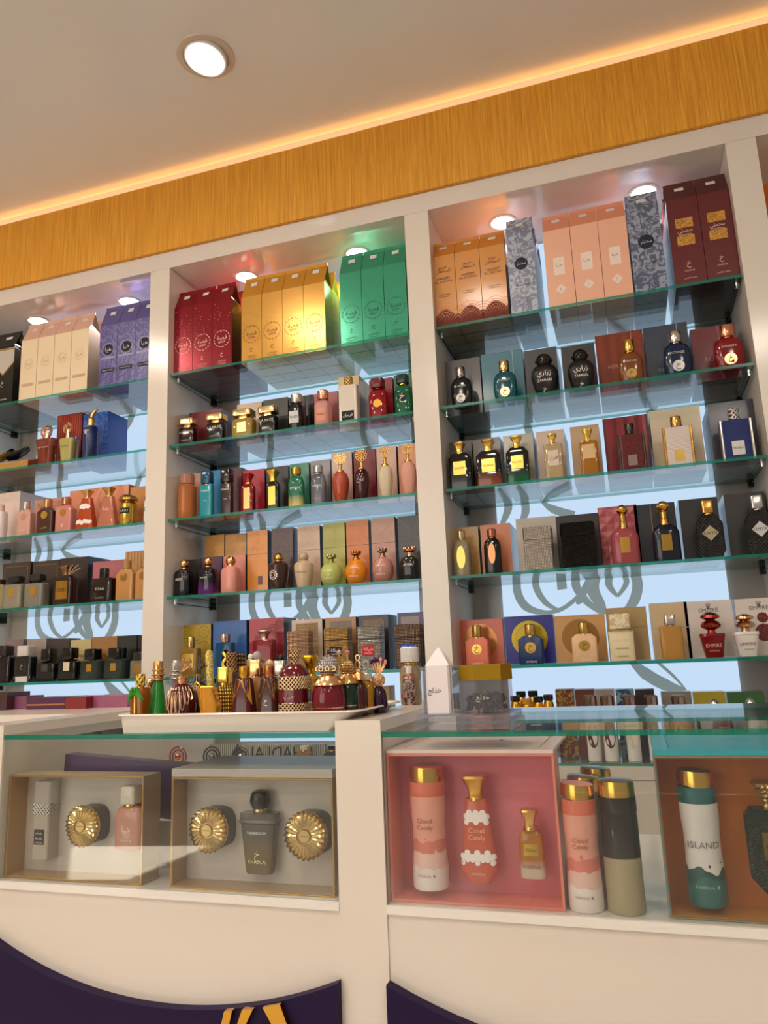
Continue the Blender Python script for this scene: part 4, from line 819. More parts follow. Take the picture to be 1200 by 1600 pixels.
bx(k, 5, 389, 444.5, 966, 'crimson perfume box with outlined roses', 'c#a82c38', side='c#3a0f16', marks=roses, d=.1)
TINP = ((456, 505, 968, 'cream perfume box framing woven blush panel', 'c#cbb5a2', 'p:weave:#c89c70:#ecd0b0:700'), (509, 558, 964.5, 'gold-edged perfume box with grey panel', 'c#a8783c', 'c#6a5c50'),
        (562, 609, 961, 'black perfume box with pale woven panel', 'c#2c2624', 'p:weave:#b8a490:#dccab4:700'), (623, 664, 957, 'violet-edged perfume box with grey panel', 'c#40346c', 'c#8a7c78'))
def inset(matp):
    def f(root, W, H): MB().box(-W * .36, W * .36, -.0008, 0, H * .3, H * .93).obj('front_panel', matp, root, smooth=False)
    return f
for a, b_, y, ds, c, pm in TINP: bx(k, 5, a, b_, y, ds, c, side='c#141210', marks=inset(pm), d=.1)
bt(k, 5, 284, 312, 1013, 995, 'amber rectangular perfume bottle with gold cap and label', 'block', 't#a88430', 'cyl', 'm#c8a868', cw=.4, lab=('rect', .6, .5, .55, 'm#c8a450', 'هيا', 'v#4a3410'))
bt(k, 5, 339, 365, 1004, 990, 'teal blue glass perfume bottle with silver pink cap', 'block', 't#125c88', 'cyl', 'm#d8c0b8', cw=.55)
bt(k, 5, 397, 430, 1000, 985, 'red glass perfume bottle with gold pink cap', 'block', 't#a00c18', 'flare', 'm#e0b098', cw=.52)
def tin(k, s, xl, xr, yt, desc, pm, lab=None, labc=None, Y=.06, lidm=None):
    Z = SZ[s] + .0005; X = fx((xl + xr) / 2, Y, Z + .05); H = fz(yt, X, Y) - Z; W = abs(fx(xr, Y, Z + .05) - fx(xl, Y, Z + .05)) * .95
    o = thing('perfume_tin', uniq(f'{desc}, {loc_phrase(k, s)}'), 'perfume tin', (X, Y, Z))
    MB().sweep([(.97, 0), (1, .02), (1, .98), (.98, 1)], W, W * .6, 7, 28, 0, H * .70).obj('tin_body', pm, o)
    MB().sweep([(.99, 0), (1.02, .06), (1.02, .9), (.97, 1)], W, W * .6, 7, 28, H * .712, H * .288).obj('lid', lidm or pm, o)
    if lab:
        yf = flat(-W * .3 - .0012); b = MB(); patch(b, -W * .24, W * .24, H * .34, H * .56, yf, nx=1); lb_ = b.obj('label', labc, o, smooth=False)
        b = MB(); put_text(b, lab, 0, H * .47, W * .38, flat(-W * .3 - .0018), maxh=H * .1); put_text(b, 'SHIYAKA', 0, H * .385, W * .3, flat(-W * .3 - .0018)); b.obj('lettering', 'v#eee6da', lb_, smooth=False)
    return o
tin(k, 5, 451, 487, 986, 'woven blush gold perfume tin', 'p:weave:#8a5c44:#ecc8a0:700')
tin(k, 5, 509, 549, 981, 'woven gold perfume tin with black label', 'p:weave:#8a5c28:#f0cc88:700', 'شياكة', 'v#15120f')
tin(k, 5, 560, 599.5, 979, 'woven silver perfume tin with red label', 'p:weave:#6a6460:#e8e0d8:700', 'شياكة', 'v#c41420')
tin(k, 5, 619, 661, 976, 'woven bronze perfume tin with blue label', 'p:weave:#3a2c28:#c8a890:700', 'شياكة', 'v#1450b0')
# ------------------------------------------------------------------ right bay
k = 'R'
def vstripe(c, fx_=.25):
    def f(root, W, H): MB().box(W * fx_, W * fx_ + .002, -.0006, 0, 0, H).obj('stripe', c, root, smooth=False)
    return f
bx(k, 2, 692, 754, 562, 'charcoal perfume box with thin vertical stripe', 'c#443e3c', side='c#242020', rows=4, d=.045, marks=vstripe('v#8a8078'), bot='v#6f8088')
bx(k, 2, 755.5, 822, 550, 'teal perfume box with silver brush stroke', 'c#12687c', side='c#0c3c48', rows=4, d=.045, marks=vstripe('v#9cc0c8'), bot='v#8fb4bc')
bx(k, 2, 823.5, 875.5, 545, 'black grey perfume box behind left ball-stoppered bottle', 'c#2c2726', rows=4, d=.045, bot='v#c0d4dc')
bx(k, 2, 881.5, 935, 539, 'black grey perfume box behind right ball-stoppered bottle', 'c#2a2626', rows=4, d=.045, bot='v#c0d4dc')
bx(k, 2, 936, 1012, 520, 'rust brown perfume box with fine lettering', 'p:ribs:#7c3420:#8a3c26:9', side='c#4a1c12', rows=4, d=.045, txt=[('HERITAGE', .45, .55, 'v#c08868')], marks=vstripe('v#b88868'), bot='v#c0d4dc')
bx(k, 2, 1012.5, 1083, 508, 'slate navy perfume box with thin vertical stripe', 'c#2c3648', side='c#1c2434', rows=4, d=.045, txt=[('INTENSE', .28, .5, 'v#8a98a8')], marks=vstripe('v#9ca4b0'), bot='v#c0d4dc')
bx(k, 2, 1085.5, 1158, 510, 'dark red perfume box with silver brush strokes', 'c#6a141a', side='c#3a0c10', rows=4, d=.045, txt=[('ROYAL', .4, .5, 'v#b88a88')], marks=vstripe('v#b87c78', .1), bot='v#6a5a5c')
def emb(xl, xr, yb, yt, ds, c, capc, dc, tx):
    bt(k, 2, xl, xr, yb, yt, ds, 'flask', c, 'knurl', capc, cw=.44, lab=('disc', .42, .3, .3, dc, 'خ', 'v#7a6a50'), txt=[(tx, .68, .5, 'v#d8d0c8')])
emb(704, 738.5, 590.5, 575, 'black flask perfume bottle with silver seal', 'g#0f0f12', 'm#a8a098', 'm#8f8a84', 'TUXEDO')
emb(771, 808.5, 581.5, 565, 'teal flask perfume bottle with gold seal', 'g#0c4f5c', 'm#e0bc80', 'm#e8c48c', 'INTACT')
for xl, xr, yb, yt, q in ((830, 874.5, 570.5, 553, 'left'), (886.5, 931, 564, 546, 'right')):
    bt(k, 2, xl, xr, yb, yt, f'black ball-stoppered bulb bottle with arabic lettering, {q} of two', 'amphora', 'p:ribs:#0b0b0b:#1c1c1c:140', 'neckball', 'g#0c0c0c', cw=.58, d=.85, txt=[('زراري', .6, .5, LTX), ('ZARRARI', .42, .5, LTX), ('خ', .12, .14, LTX)])
emb(966, 1006, 551, 533, 'brown flask perfume bottle with gold seal', 'g#7a441c', 'm#e0b058', 'm#d8b468', 'HERITAGE')
emb(1036, 1082, 537, 520, 'navy flask perfume bottle with silver seal', 'g#0f2140', 'm#d0c4b8', 'm#b8b4b4', 'INTENSE')
emb(1115, 1164, 528, 510, 'red flask perfume bottle with rose gold seal', 'g#7c0c10', 'm#e89c78', 'm#f0b488', 'DYNASTY')
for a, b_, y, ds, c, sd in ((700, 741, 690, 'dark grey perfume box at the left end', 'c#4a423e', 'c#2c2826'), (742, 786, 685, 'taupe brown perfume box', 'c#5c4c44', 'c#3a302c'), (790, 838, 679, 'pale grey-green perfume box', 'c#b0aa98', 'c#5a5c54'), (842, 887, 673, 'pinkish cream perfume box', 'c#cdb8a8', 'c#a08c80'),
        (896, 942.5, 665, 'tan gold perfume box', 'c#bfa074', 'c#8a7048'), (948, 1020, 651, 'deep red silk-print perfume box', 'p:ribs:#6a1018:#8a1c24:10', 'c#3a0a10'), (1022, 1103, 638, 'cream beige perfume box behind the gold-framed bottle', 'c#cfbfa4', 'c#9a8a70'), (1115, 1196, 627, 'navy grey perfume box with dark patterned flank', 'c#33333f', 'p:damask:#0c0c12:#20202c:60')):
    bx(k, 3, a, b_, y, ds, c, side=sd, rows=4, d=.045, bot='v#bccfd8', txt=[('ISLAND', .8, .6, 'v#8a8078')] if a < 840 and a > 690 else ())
ISL = [(702, 738.5, 709, 693, 'black perfume bottle with gold flared cap at the left end', 'p:zfade:#2a3238:#0c0c0e:1:0.01,0.05'), (745.5, 785, 705, 689, 'black to rust perfume bottle with gold flared cap', 'p:zfade:#8a3c1c:#14100e:1:0.012,0.05'), (792, 828, 699.5, 683, 'black to green perfume bottle with gold flared cap', 'p:zfade:#0f5a34:#0c100e:1:0.015,0.05')]
for xl, xr, yb, yt, ds, c in ISL: bt(k, 3, xl, xr, yb, yt, ds, 'square', c, 'flare', 'm#e8c060', cw=.52, d=.45, lab=('rect', .54, .36, .58, 'm#e0b85c', 'ISLAND', 'v#3a2810'))
bt(k, 3, 851, 881, 694, 679, 'clear square perfume bottle with pale gold juice', 'block', 't#d8c498', 'flare', 'm#e8c060', cw=.52, d=.42, lab=('rect', .56, .42, .6, 'v#dccab8', 'قرار', 'v#5a3c20'))
bt(k, 3, 907, 936, 690, 672, 'clear square perfume bottle with amber juice', 'block', 't#cc8c2c', 'flare', 'm#e8b850', cw=.55, d=.42, lab=('rect', .7, .4, .7, 'v#d8b484'))
def frame(c):
    def f(root, w, D, hb):
        b = MB()
        for sg in (-1, 1): b.bbox(sg * w * .5 - .0035, sg * w * .5 + .0035, -D / 2 - .002, D / 2 + .002, 0, hb)
        b.obj('side_rail', c, root, smooth=False)
    return f
bt(k, 3, 968, 1008, 680, 663, 'dark red ridged perfume bottle with grey metal frame', 'slab', 'p:ribs:#4a0c12:#6e1620:90:Z', 'knurl', 'm#4a4644', cw=.38, d=.4, lab=('rect', .36, .28, .3, 'v#8a7474'), extra=frame('m#6a625c'))
bt(k, 3, 1039, 1083, 669, 652, 'white ridged perfume bottle with gold frame and plaque', 'slab', 'p:ribs:#c8b8b0:#ece0d8:90:Z', 'knurl', 'm#d8a860', cw=.42, d=.4, lab=('rect', .36, .28, .28, 'm#d8b45c'), extra=frame('m#e0a850'))
bt(k, 3, 1128, 1176, 658, 640, 'royal blue ridged perfume bottle with silver frame', 'slab', 'p:ribs:#0a164c:#162c7c:90:Z', 'knurl', 'p:lattice:#6a6a70:#d8d4d0:500', cw=.4, d=.4, lab=('rect', .42, .34, .3, 'v#d8d4d0', 'NOBLE', 'v#30303c'), extra=frame('m#c8c4bc'))
bx(k, 4, 707, 751, 824, 'matte gold perfume box at the left end', 'c#bc9150', side='c#8a6838', d=.05)
bx(k, 4, 753.5, 801.5, 819, 'copper rose perfume box', 'c#d07c54', side='c#a8aab0', d=.05, rows=3)
bx(k, 4, 810, 874, 808.5, 'clear-wrapped cream perfume box behind white tin', 'c#bdb3a6', side='c#8a8278', d=.06)
bx(k, 4, 873.5, 942, 804, 'black perfume box behind black tin', 'c#201c1a', side='c#141210', d=.06)
bx(k, 4, 940, 1003, 791, 'rose pink quilted perfume box', 'p:lattice:#b8545c:#b04c54:140:d', side='c#8a3c44', d=.06)
bx(k, 4, 997, 1063, 787, 'midnight blue perfume box with gold inner edge', 'c#1c1a28', side='c#100f18', d=.06, marks=vstripe('m#b08c50', -.1))
bx(k, 4, 1068, 1131, 779, 'black perfume box with white layered flank', 'c#1c1b1a', side='p:ribs:#8fa4b4:#39444c:12', d=.05, rows=4)
bx(k, 4, 1140, 1206, 770, 'dark grey perfume box with white layered flank at right end', 'c#2e2c2a', side='p:ribs:#8fa4b4:#39444c:12', d=.05, rows=4)
bt(k, 4, 709, 736.5, 843, 830, 'clear ornate perfume bottle with gold cartouche', 'shoulder', 't#b8ac88', 'cyl', 'm#d8c090', cw=.5, d=.8, lab=('oval', .5, .6, .5, 'm#c8a458'))
bt(k, 4, 757, 784.5, 840, 827, 'black ornate perfume bottle with copper cartouche', 'shoulder', 'g#120c0c', 'cyl', 'm#c87c5c', cw=.55, d=.8, lab=('oval', .4, .55, .55, 'm#d88a60'))
tin(k, 4, 819, 866, 824.5, 'woven white perfume tin with arabic title', 'p:weave:#a89c90:#f0e8de:700')
tin(k, 4, 877, 933, 818, 'woven black perfume tin with arabic title', 'p:weave:#0a0a0a:#34302e:700')
for r_, c in ((bpy.data.objects['perfume_tin.004'], 'v#1c1818'), (bpy.data.objects['perfume_tin.005'], 'v#d8d0c8')):
    b = MB(); W = r_.children[0].data.vertices[0].co.x; b_ = MB(); yy = -.0188
    put_text(b, 'شياكة', 0, .062, .034, flat(-.0215 if c != 'v#1c1818' else -.0185)); put_text(b, 'SHIYAKA', 0, .05, .026, flat(-.0215 if c != 'v#1c1818' else -.0185)); b.obj('lettering', c, r_, smooth=False)
bt(k, 4, 955, 1000, 825, 789, 'quilted pink glass perfume bottle with gold ball stopper', 'shoulder', 't#c8646a', 'neckball', 'm#e0ac5c', cw=.4, d=.5, lab=('rect', .34, .42, .52, 'm#e0ac50'))
bt(k, 4, 1020, 1064, 819, 783, 'midnight blue glass perfume bottle with gold ball stopper', 'shoulder', 'g#0d1226', 'neckball', 'm#e0ac5c', cw=.44, d=.5, lab=('rect', .38, .42, .5, 'm#c89c48'))
bt(k, 4, 1089, 1133, 803, 783, 'black faceted perfume bottle with gold cap and diamond label', 'hexa', 'p:lattice:#0a0a0a:#1a1817:700:d', 'sq', 'm#e0a458', cw=.42, d=.36, lab=('diam', .62, .3, .56, 'm#d8c8a0', 'ONYX', 'v#1c1814'))
bt(k, 4, 1166, 1212, 796, 775, 'black faceted perfume bottle with silver cap and diamond label', 'hexa', 'p:lattice:#0a0a0a:#1a1817:700:d', 'sq', 'm#c8c4c0', cw=.42, d=.36, lab=('diam', .62, .3, .56, 'v#cfccca', 'ONYX', 'v#1c1814'))
def bigdisc(c):
    def f(root, W, H):
        b = MB(); disc(b, 0, H * .52, W * .37, flat(-.0006), 0, 36); b.obj('round_print', c, root, smooth=False)
        b = MB(); dashring(b, 0, H * .52, W * .28, flat(-.0009), 30, .0006, duty=.7); b.obj('ring_print', 'v#8a5c1c', root, smooth=False)
    return f
bx(k, 5, 715, 788.5, 968, 'coral perfume box with tan disc', 'c#cc6448', side='c#2a1414', marks=bigdisc('f#c07c48'), d=.06)
bx(k, 5, 790.5, 868, 962, 'royal blue perfume box with yellow disc', 'c#1c1c84', side='c#101040', marks=bigdisc('f#b8a02c'), d=.06)
bx(k, 5, 869, 949, 961, 'tan perfume box with brown disc', 'c#cc9858', side='c#7a5c38', marks=bigdisc('f#a8763c'), d=.06)
bx(k, 5, 951, 1016, 949, 'khaki gold perfume box', 'c#b0925c', side='c#7a6440', split=.62, d=.06)
bx(k, 5, 1021, 1081, 941.5, 'beige perfume box behind amber clear bottle', 'c#d0b48c', side='c#8aa0b0', split=.55, d=.05, rows=2)
bx(k, 5, 1075, 1152, 938.5, 'white perfume box with grey lettering behind red urn bottle', 'c#dcd2ca', side='c#8a8480', d=.05, txt=[('♛', .9, .12, 'v#6a605c'), ('EMPIRE', .83, .4, 'v#6a605c')])
bx(k, 5, 1155, 1232, 934.5, 'white perfume box with maroon urn print', 'c#dcd2ca', side='c#8a8480', d=.05, txt=[('♛', .9, .12, 'v#6a605c'), ('EMPIRE', .83, .4, 'v#6a605c')], marks=lambda root, W, H: (lambda b: (disc(b, W * .05, H * .4, W * .2, flat(-.0006), 0, 12), disc(b, W * .05, H * .66, W * .12, flat(-.0006), 0, 12), b.obj('urn_print', 'p:damask:#4a1410:#8a3c24:120', root, smooth=False)))(MB()))
for xl, xr, yb, yt, ds, c in ((728, 765, 996, 977, 'ribbed coral perfume bottle with gold seal', 'p:ribs:#d0644c:#e88468:110'), (810, 850, 993.5, 975, 'ribbed navy perfume bottle with gold seal', 'p:ribs:#0c2450:#1a3c70:110'), (893, 934, 990.5, 972, 'ribbed tan perfume bottle with gold seal', 'p:ribs:#d8a878:#ecc49c:110')):
    bt(k, 5, xl, xr, yb, yt, ds, 'square', c, 'cyl', 'm#d8b468', cw=.42, d=.45, lab=('disc', .44, .4, .58, 'm#d0a850', 'خ', 'v#7a5a20'), txt=[('KHADLAJ', .08, .4, LTX)])
bt(k, 5, 951, 992, 984, 959.5, 'cream embossed perfume bottle with wide marbled cap', 'square', 'g#e0d0a8', 'sq', 'p:damask:#d0b888:#ece0c0:40', cw=.86, d=.6, lab=('rect', .98, .3, .8, 'p:damask:#c8b48a:#e0d0a8:120'), txt=[('DIAMOND', .4, .5, 'v#8a7444'), ('KHADLAJ', .14, .4, 'v#8a7444')])
bt(k, 5, 1031.5, 1068, 978, 961, 'clear tall perfume bottle with amber juice and silver cap', 'block', 't#d8a850', 'sq', 'm#c8c0b4', cw=.5, d=.45)
for xl, xr, yb, yt, ds, c, tc in ((1092, 1134, 990, 956, 'ruby red urn perfume bottle with ornate lid', 'g#7c0c12', 'v#d8b0a0'), (1145, 1187, 987, 959, 'white urn perfume bottle with ornate gold lid', 'g#e4dcd4', 'v#8a7060')):
    bt(k, 5, xl, xr, yb, yt, ds, 'taper', c, 'lid', 'm#d8ac80' if c != 'g#7c0c12' else 'm#b84c3c', cw=.8, d=.9, txt=[('EMPIRE', .5, .6, tc), ('KHADLAJ', .28, .35, tc)])
# lowest ledge of the right bay
lowd = [(874, 904, '#b89468', 'gold scroll-print perfume box', 'p:damask:#6a3418:#a8844c:50'), (905, 936.5, '#7a3c24', 'rust brown perfume box on the base ledge', 'c#6a3420'), (937, 968, '#a89a90', 'grey beige perfume box on the base ledge', 'c#a8988c'),
        (969, 999.5, '#2c5068', 'blue abstract perfume box on the base ledge', 'p:damask:#1c4868:#8aa4b0:30'), (1000, 1031.5, '#3a1c20', 'dark plum perfume box on the base ledge', 'c#33191c'),
        (1041, 1090, '#8a8278', 'clear-lidded grey perfume box on the base ledge', 'c#8a8076'), (1092, 1143, '#b8a028', 'clear-lidded yellow perfume box', 'c#a8961c'), (1145, 1205, '#3a6434', 'clear-lidded green perfume box', 'c#35602c')]
for a, b_, c, ds, mt in lowd: bx('R', 6, a, b_, 1077 if a < 1040 else 1081, ds, mt, side='c#2a201c', Y=.13)
for i, (xc, hw, ds) in enumerate(((928, 11, 'first'), (954.5, 11.5, 'second'), (990, 11.5, 'third'), (1024, 11.5, 'fourth'), (1067, 11.5, 'fifth'))):
    def oval(root, w, D, hb, i=i):
        b = MB(); yf = surf('cyl', w, D, hb, .0012); disc(b, 0, hb * .45, w * .38, yf, 0, 20); b2 = MB()
        for v in range(len(b.v)): x, y, z = b.v[v]; z = hb * .5 + (z - hb * .45) * 2.4; b.v[v] = (x, yf(x, z), z)
        b.obj('label', ['c#4a1c14', 'c#5c1c18', 'c#d8cca0', 'c#4a3420', 'c#8a7048'][i], root)
        b = MB(); put_text(b, 'Khadlaj', 0, hb * .55, w * .5, surf('cyl', w, D, hb, .002)); b.obj('lettering', 'v#e0d0b0' if i != 2 else 'v#3a3428', root)
    Z = SZ[6]; bt('R', 6, xc - hw, xc + hw, 1108, 1086, f'white tube bottle with ribbed metallic cap, {ds} from the left', 'cyl', 'g#e6dfda', 'cyl', 'm#b8a098', cw=.98, d=1, extra=oval)
for i, (xc, yt) in enumerate(((1123, 1092), (1180, 1090))): bt('R', 6, xc - 9, xc + 9, 1112, yt, ('bullet-capped round bottle before the yellow box', 'bullet-capped round bottle before the green box')[i], 'cyl', 'g#cfc6bc', 'dome', SILV, cw=1, d=1)
for i, (x, yt, c) in enumerate(((810, 1087, '#201c1c'), (828, 1091, '#c89030'), (846, 1088, '#201c1c'), (862, 1085, '#28201c'), (819, 1080, '#24201c'), (838, 1079, '#2a2420'))):
    bt('R', 6, x - 8.5, x + 8.5, yt + 10, yt, f"jar with gold collar {('behind the hexagonal jar, front left', 'front second', 'front third', 'front fourth beside the scroll-print box', 'back row left', 'back row right')[i]}", 'cyl', 'm#d8a030', 'cyl', 'g' + c, cw=.94, d=1, Y=.06 if i < 4 else .14)
# orange niche at the right edge
bx('F', 1, 1192, 1235, 288, 'orange perfume box in the orange lit niche at the right edge', 'f#c8600c', Y=.03, full=True)
# ------------------------------------------------------------------ mid bay lowest ledge (seen between the tray bottles)
bx('M', 6, 600, 612, 1072, 'narrow gold perfume box glimpsed right of the tray', 'c#b8904c', full=True)
# ------------------------------------------------------------------ the glazed sales counter
CY, ZP, ZG, ZF = -1.05, 1.109, 1.091, .842
XL0, XL1, XR0, XR1 = -1.121, -.4617, -.3857, .95
PURP, _n4, _b4 = newmat('deep_purple_satin'); _b4.inputs['Base Color'].default_value = lin('#221338'); _b4.inputs['Roughness'].default_value = .5; _b4.inputs['Specular IOR Level'].default_value = .15
def counter(x0, x1, posts, cx, cz, lab):
    t = thing('display_counter', lab, 'display counter')
    for a, b_ in posts: MB().box(a, b_, CY - .004, -.52, 0, ZP).obj('post', LAM, t, smooth=False)
    MB().box(x0, x1, CY - .006, -.54, ZF - .012, ZF).obj('display_floor', 'w#e6dfd6', t, smooth=False)
    MB().box(x0, x1, CY - .001, CY + .02, .10, ZF - .0135).obj('front_panel', LAM, t, smooth=False)
    n = 40; pts = [(x0, .1), (x1, .1)]
    for i in range(n + 1):
        x = x1 + (x0 - x1) * i / n; pts.append((x, min(ZF - .03, cz - math.sqrt(max(.001, .8174 ** 2 - (x - cx) ** 2)))))
    b = MB().plate(pts, -1.07, -1.0515); b.obj('purple_fascia', PURP, t, smooth=False, label='deep purple lower panel with a curved top edge')
    MB().box(x0, x1, CY, CY + .006, ZF, ZG - .0085).obj('front_glass', PANE, t, smooth=False)
    MB().box(x0, x1, CY - .002, -.55, ZG - .008, ZG, 0, side=1).obj('glass_top', [GLASS, EDGE], t, smooth=False)
    MB().box(x0, x1, -.555, -.542, .1, ZF - .013).obj('back_panel', LAM, t, smooth=False)
    return t
tl = counter(XL0, XL1, ((XL0 - .08, XL0), (XL1, XR0)), -.7683, 1.4932, 'left glazed white sales counter with white end panel, central post and curved purple fascia')
tr = counter(XR0, XR1, ((XR1, XR1 + .08),), -.05, 1.485, 'right glazed white sales counter with curved purple fascia')
g = MB()
for pts in ([(-.690, .52), (-.674, .52), (-.6305, .688), (-.6440, .686)], [(-.640, .52), (-.622, .52), (-.619, .65), (-.5955, .693), (-.6135, .691), (-.634, .64)], [(-.50, .50), (-.47, .52), (-.5505, .704), (-.5790, .697), (-.55, .655), (-.575, .60), (-.56, .60), (-.533, .652)], [(-.60, .50), (-.585, .50), (-.574, .655), (-.583, .672), (-.592, .66)]):
    g = MB().plate(pts, -1.080, -1.0695); g.obj('gold_letter_stroke', ['m#c8963c'], tl, smooth=False)
# counter to the left, carrying the long gift boxes
lc = thing('white_counter', 'white glossy side counter top running behind the left counter end', 'counter')
MB().box(-2.6, XL0 - .082, -.62, -.14, 1.075, 1.100).obj('counter_top', LAM, lc, smooth=False)
MB().box(-2.55, XL0 - .09, -.60, -.16, 0, 1.074).obj('counter_body', LAM, lc, smooth=False)
def lay(xl, xr, yt, Y, desc, mat, d=.08, rz=0, name='gift_box', yt2=None, Z=1.1005):
    X0, X1 = fx(xl, Y, Z), fx(xr, Y, Z); H = fz(yt, (X0 + X1) / 2, Y) - Z
    o = thing(name, uniq(desc), 'gift box', ((X0 + X1) / 2, Y, Z), rz=rz); w_ = (X1 - X0) / 2 - .0006
    MB().box(-w_, w_, 0, d, 0, H).obj('carton', mat, o, smooth=False); return o, w_, H
lay(-40, 10, 1083, -.40, 'dark plum gift box with olive sheen cut off by the left photo edge', 'c#3a1420', .09)
lay(10, 41, 1088, -.37, 'mauve gift box standing left of the striped purple box', 'c#7c4660', .07)
o, w_, H = lay(41, 101, 1090, -.40, 'purple gift box with a gold stripe on the side counter', 'c#4a1440', .10)
MB().box(-w_, w_, -.0008, 0, H * .32, H * .46).obj('gold_stripe', 'm#d8a078', o, smooth=False)
lay(101.5, 134, 1089, -.41, 'small dark red gift box between the purple ones', 'c#7c1418', .10)
lay(135, 199, 1087, -.38, 'long mauve gift box left of the bottle tray', 'c#94506c', .12, rz=.0)

# ------------------------------------------------------------------ gift sets inside the counter
def giftset(x0, x1, z0, z1, y0, y1, lab, outer, inner, board, rim=None, lid=None, t=.003):
    o = thing('gift_set_box', lab, 'gift box', ((x0 + x1) / 2, y0, z0)); w_, h, d = (x1 - x0) / 2, z1 - z0, y1 - y0
    b = MB(); b.box(-w_, -w_ + t, 0, d, 0, h, 0); b.box(w_ - t, w_, 0, d, 0, h, 0); b.box(-w_ + t, w_ - t, 0, d, 0, t, 0); b.box(-w_ + t, w_ - t, 0, d, h - t, h, 0); b.box(-w_ + t, w_ - t, d - t, d, t, h - t, 0)
    b.obj('box_shell', outer, o, smooth=False)
    b = MB(); e = .0006
    for q in ((-w_ + t, -w_ + t + e, t, h - t), (w_ - t - e, w_ - t, t, h - t), (-w_ + t, w_ - t, t, t + e), (-w_ + t, w_ - t, h - t - e, h - t)): b.box(q[0], q[1], .001, d - t, q[2], q[3])
    b.obj('lining', inner, o, smooth=False)
    MB().box(-w_ + t, w_ - t, d - t - .004, d - t, t, h - t).obj('insert_board', board, o, smooth=False)
    if rim: MB().tube([(-w_ + .001, 0, .001), (w_ - .001, 0, .001), (w_ - .001, 0, h - .001), (-w_ + .001, 0, h - .001)], .0011, 6, True).obj('gold_rim', rim, o)
    if lid: 
        c, dd, th = lid[:3]; _ = MB().box(-w_, w_, 0, dd, h + .0006, h + th); lid_o = _.obj('opened_lid', c, o, smooth=False)
        if len(lid) > 3:
            b = MB(); zz = h + th + .0005; m_ = .022
            for q in ((-w_ + m_, w_ - m_, m_, m_ + .001), (-w_ + m_, w_ - m_, dd - m_, dd - m_ + .001), (-w_ + m_, -w_ + m_ + .001, m_, dd - m_), (w_ - m_ - .001, w_ - m_, m_, dd - m_)): b.add([(q[0], q[2], zz), (q[1], q[2], zz), (q[1], q[3], zz), (q[0], q[3], zz)], [(0, 1, 2, 3)])
            vs, fs, ar = tgeo('KHADLAJ ♦'); b.add([(x * .075, dd * .55 + y * .075, zz) for x, y in vs], fs)
            b.obj('lid_print', lid[3], lid_o, smooth=False)
    return o
ZB = ZF + .0005
giftset(-1.119, -.828, ZB, 1.019, -1.035, -.985, 'beige gift set box with gold rim holding silver atomizer, round jar and pink bottle', 'c#a88c68', 'c#b08a5c', 'c#c9beb4', GOLD)
giftset(-.772, -.476, ZB, 1.018, -1.035, -.985, 'beige gift set box with gold rim holding two round jars and a grey tapered bottle', 'c#a08058', 'c#a8835a', 'c#c9bdb2', GOLD, ('c#b8aca4', .17, .014))
giftset(-.384, -.126, ZB, 1.056, -1.035, -.970, 'coral pink gift set box with pale opened lid holding three fragrances', 'c#e8806c', 'c#e88474', 'c#d8707c', None, ('c#f0d4cc', .235, .006, 'v#6a4a44'))
giftset(.012, .30, ZB, 1.053, -1.035, -.970, 'teal gift set box with orange brown interior at the right edge', 'c#1a7078', 'v#c07808', 'v#b86400', 'c#b08040', ('c#22a4b8', .235, .008, 'v#1c5860'))
def setp(px0, px1, pyt, pyb, Y):
    X0, _ = at(px0, (pyt + pyb) / 2, Y); X1, _ = at(px1, (pyt + pyb) / 2, Y); _, z1 = at((px0 + px1) / 2, pyt, Y); _, z0 = at((px0 + px1) / 2, pyb, Y)
    return (X0 + X1) / 2, z0, X1 - X0, z1 - z0
# silver atomizer
X, z0, W, H = setp(55, 98, 1220, 1342, -1.012)
o = thing('atomizer', 'tall silver-capped beige faceted atomizer in the left beige gift set box', 'perfume bottle', (X, -1.012, z0))
oc = [(-.5, -.1), (-.46, -.14), (.08, -.14), (.12, -.1), (.12, .6), (-.5, .6)]
MB().prism([(x * W * .88, y * W) for x, y in oc], 0, H * .6).obj('bottle_body', 'g#b3a698', o, smooth=False)
MB().prism([(x * W, y * W * 1.04) for x, y in oc], H * .57, H * .71).obj('collar', 'p:lattice:#8a8480:#e8e2dc:900', o, smooth=False)
MB().prism([(x * W * .92, y * W) for x, y in oc], H * .71, H).obj('cap', 'm#d8d2cc', o, smooth=False)
ya_ = flat(-W * .14 - .0008); b = MB(); patch(b, -W * .38, -W * .02, H * .19, H * .38, ya_, nx=1); la_ = b.obj('label', 'v#2a2422', o, smooth=False)
b = MB(); yb2 = flat(-W * .14 - .0014); put_text(b, 'ماسك', -W * .2, H * .34, W * .24, yb2); put_text(b, 'MUSK', -W * .2, H * .265, W * .26, yb2); put_text(b, 'KHADLAJ', -W * .2, H * .215, W * .26, yb2); b.obj('lettering', 'v#e0d8cc', la_, smooth=False)
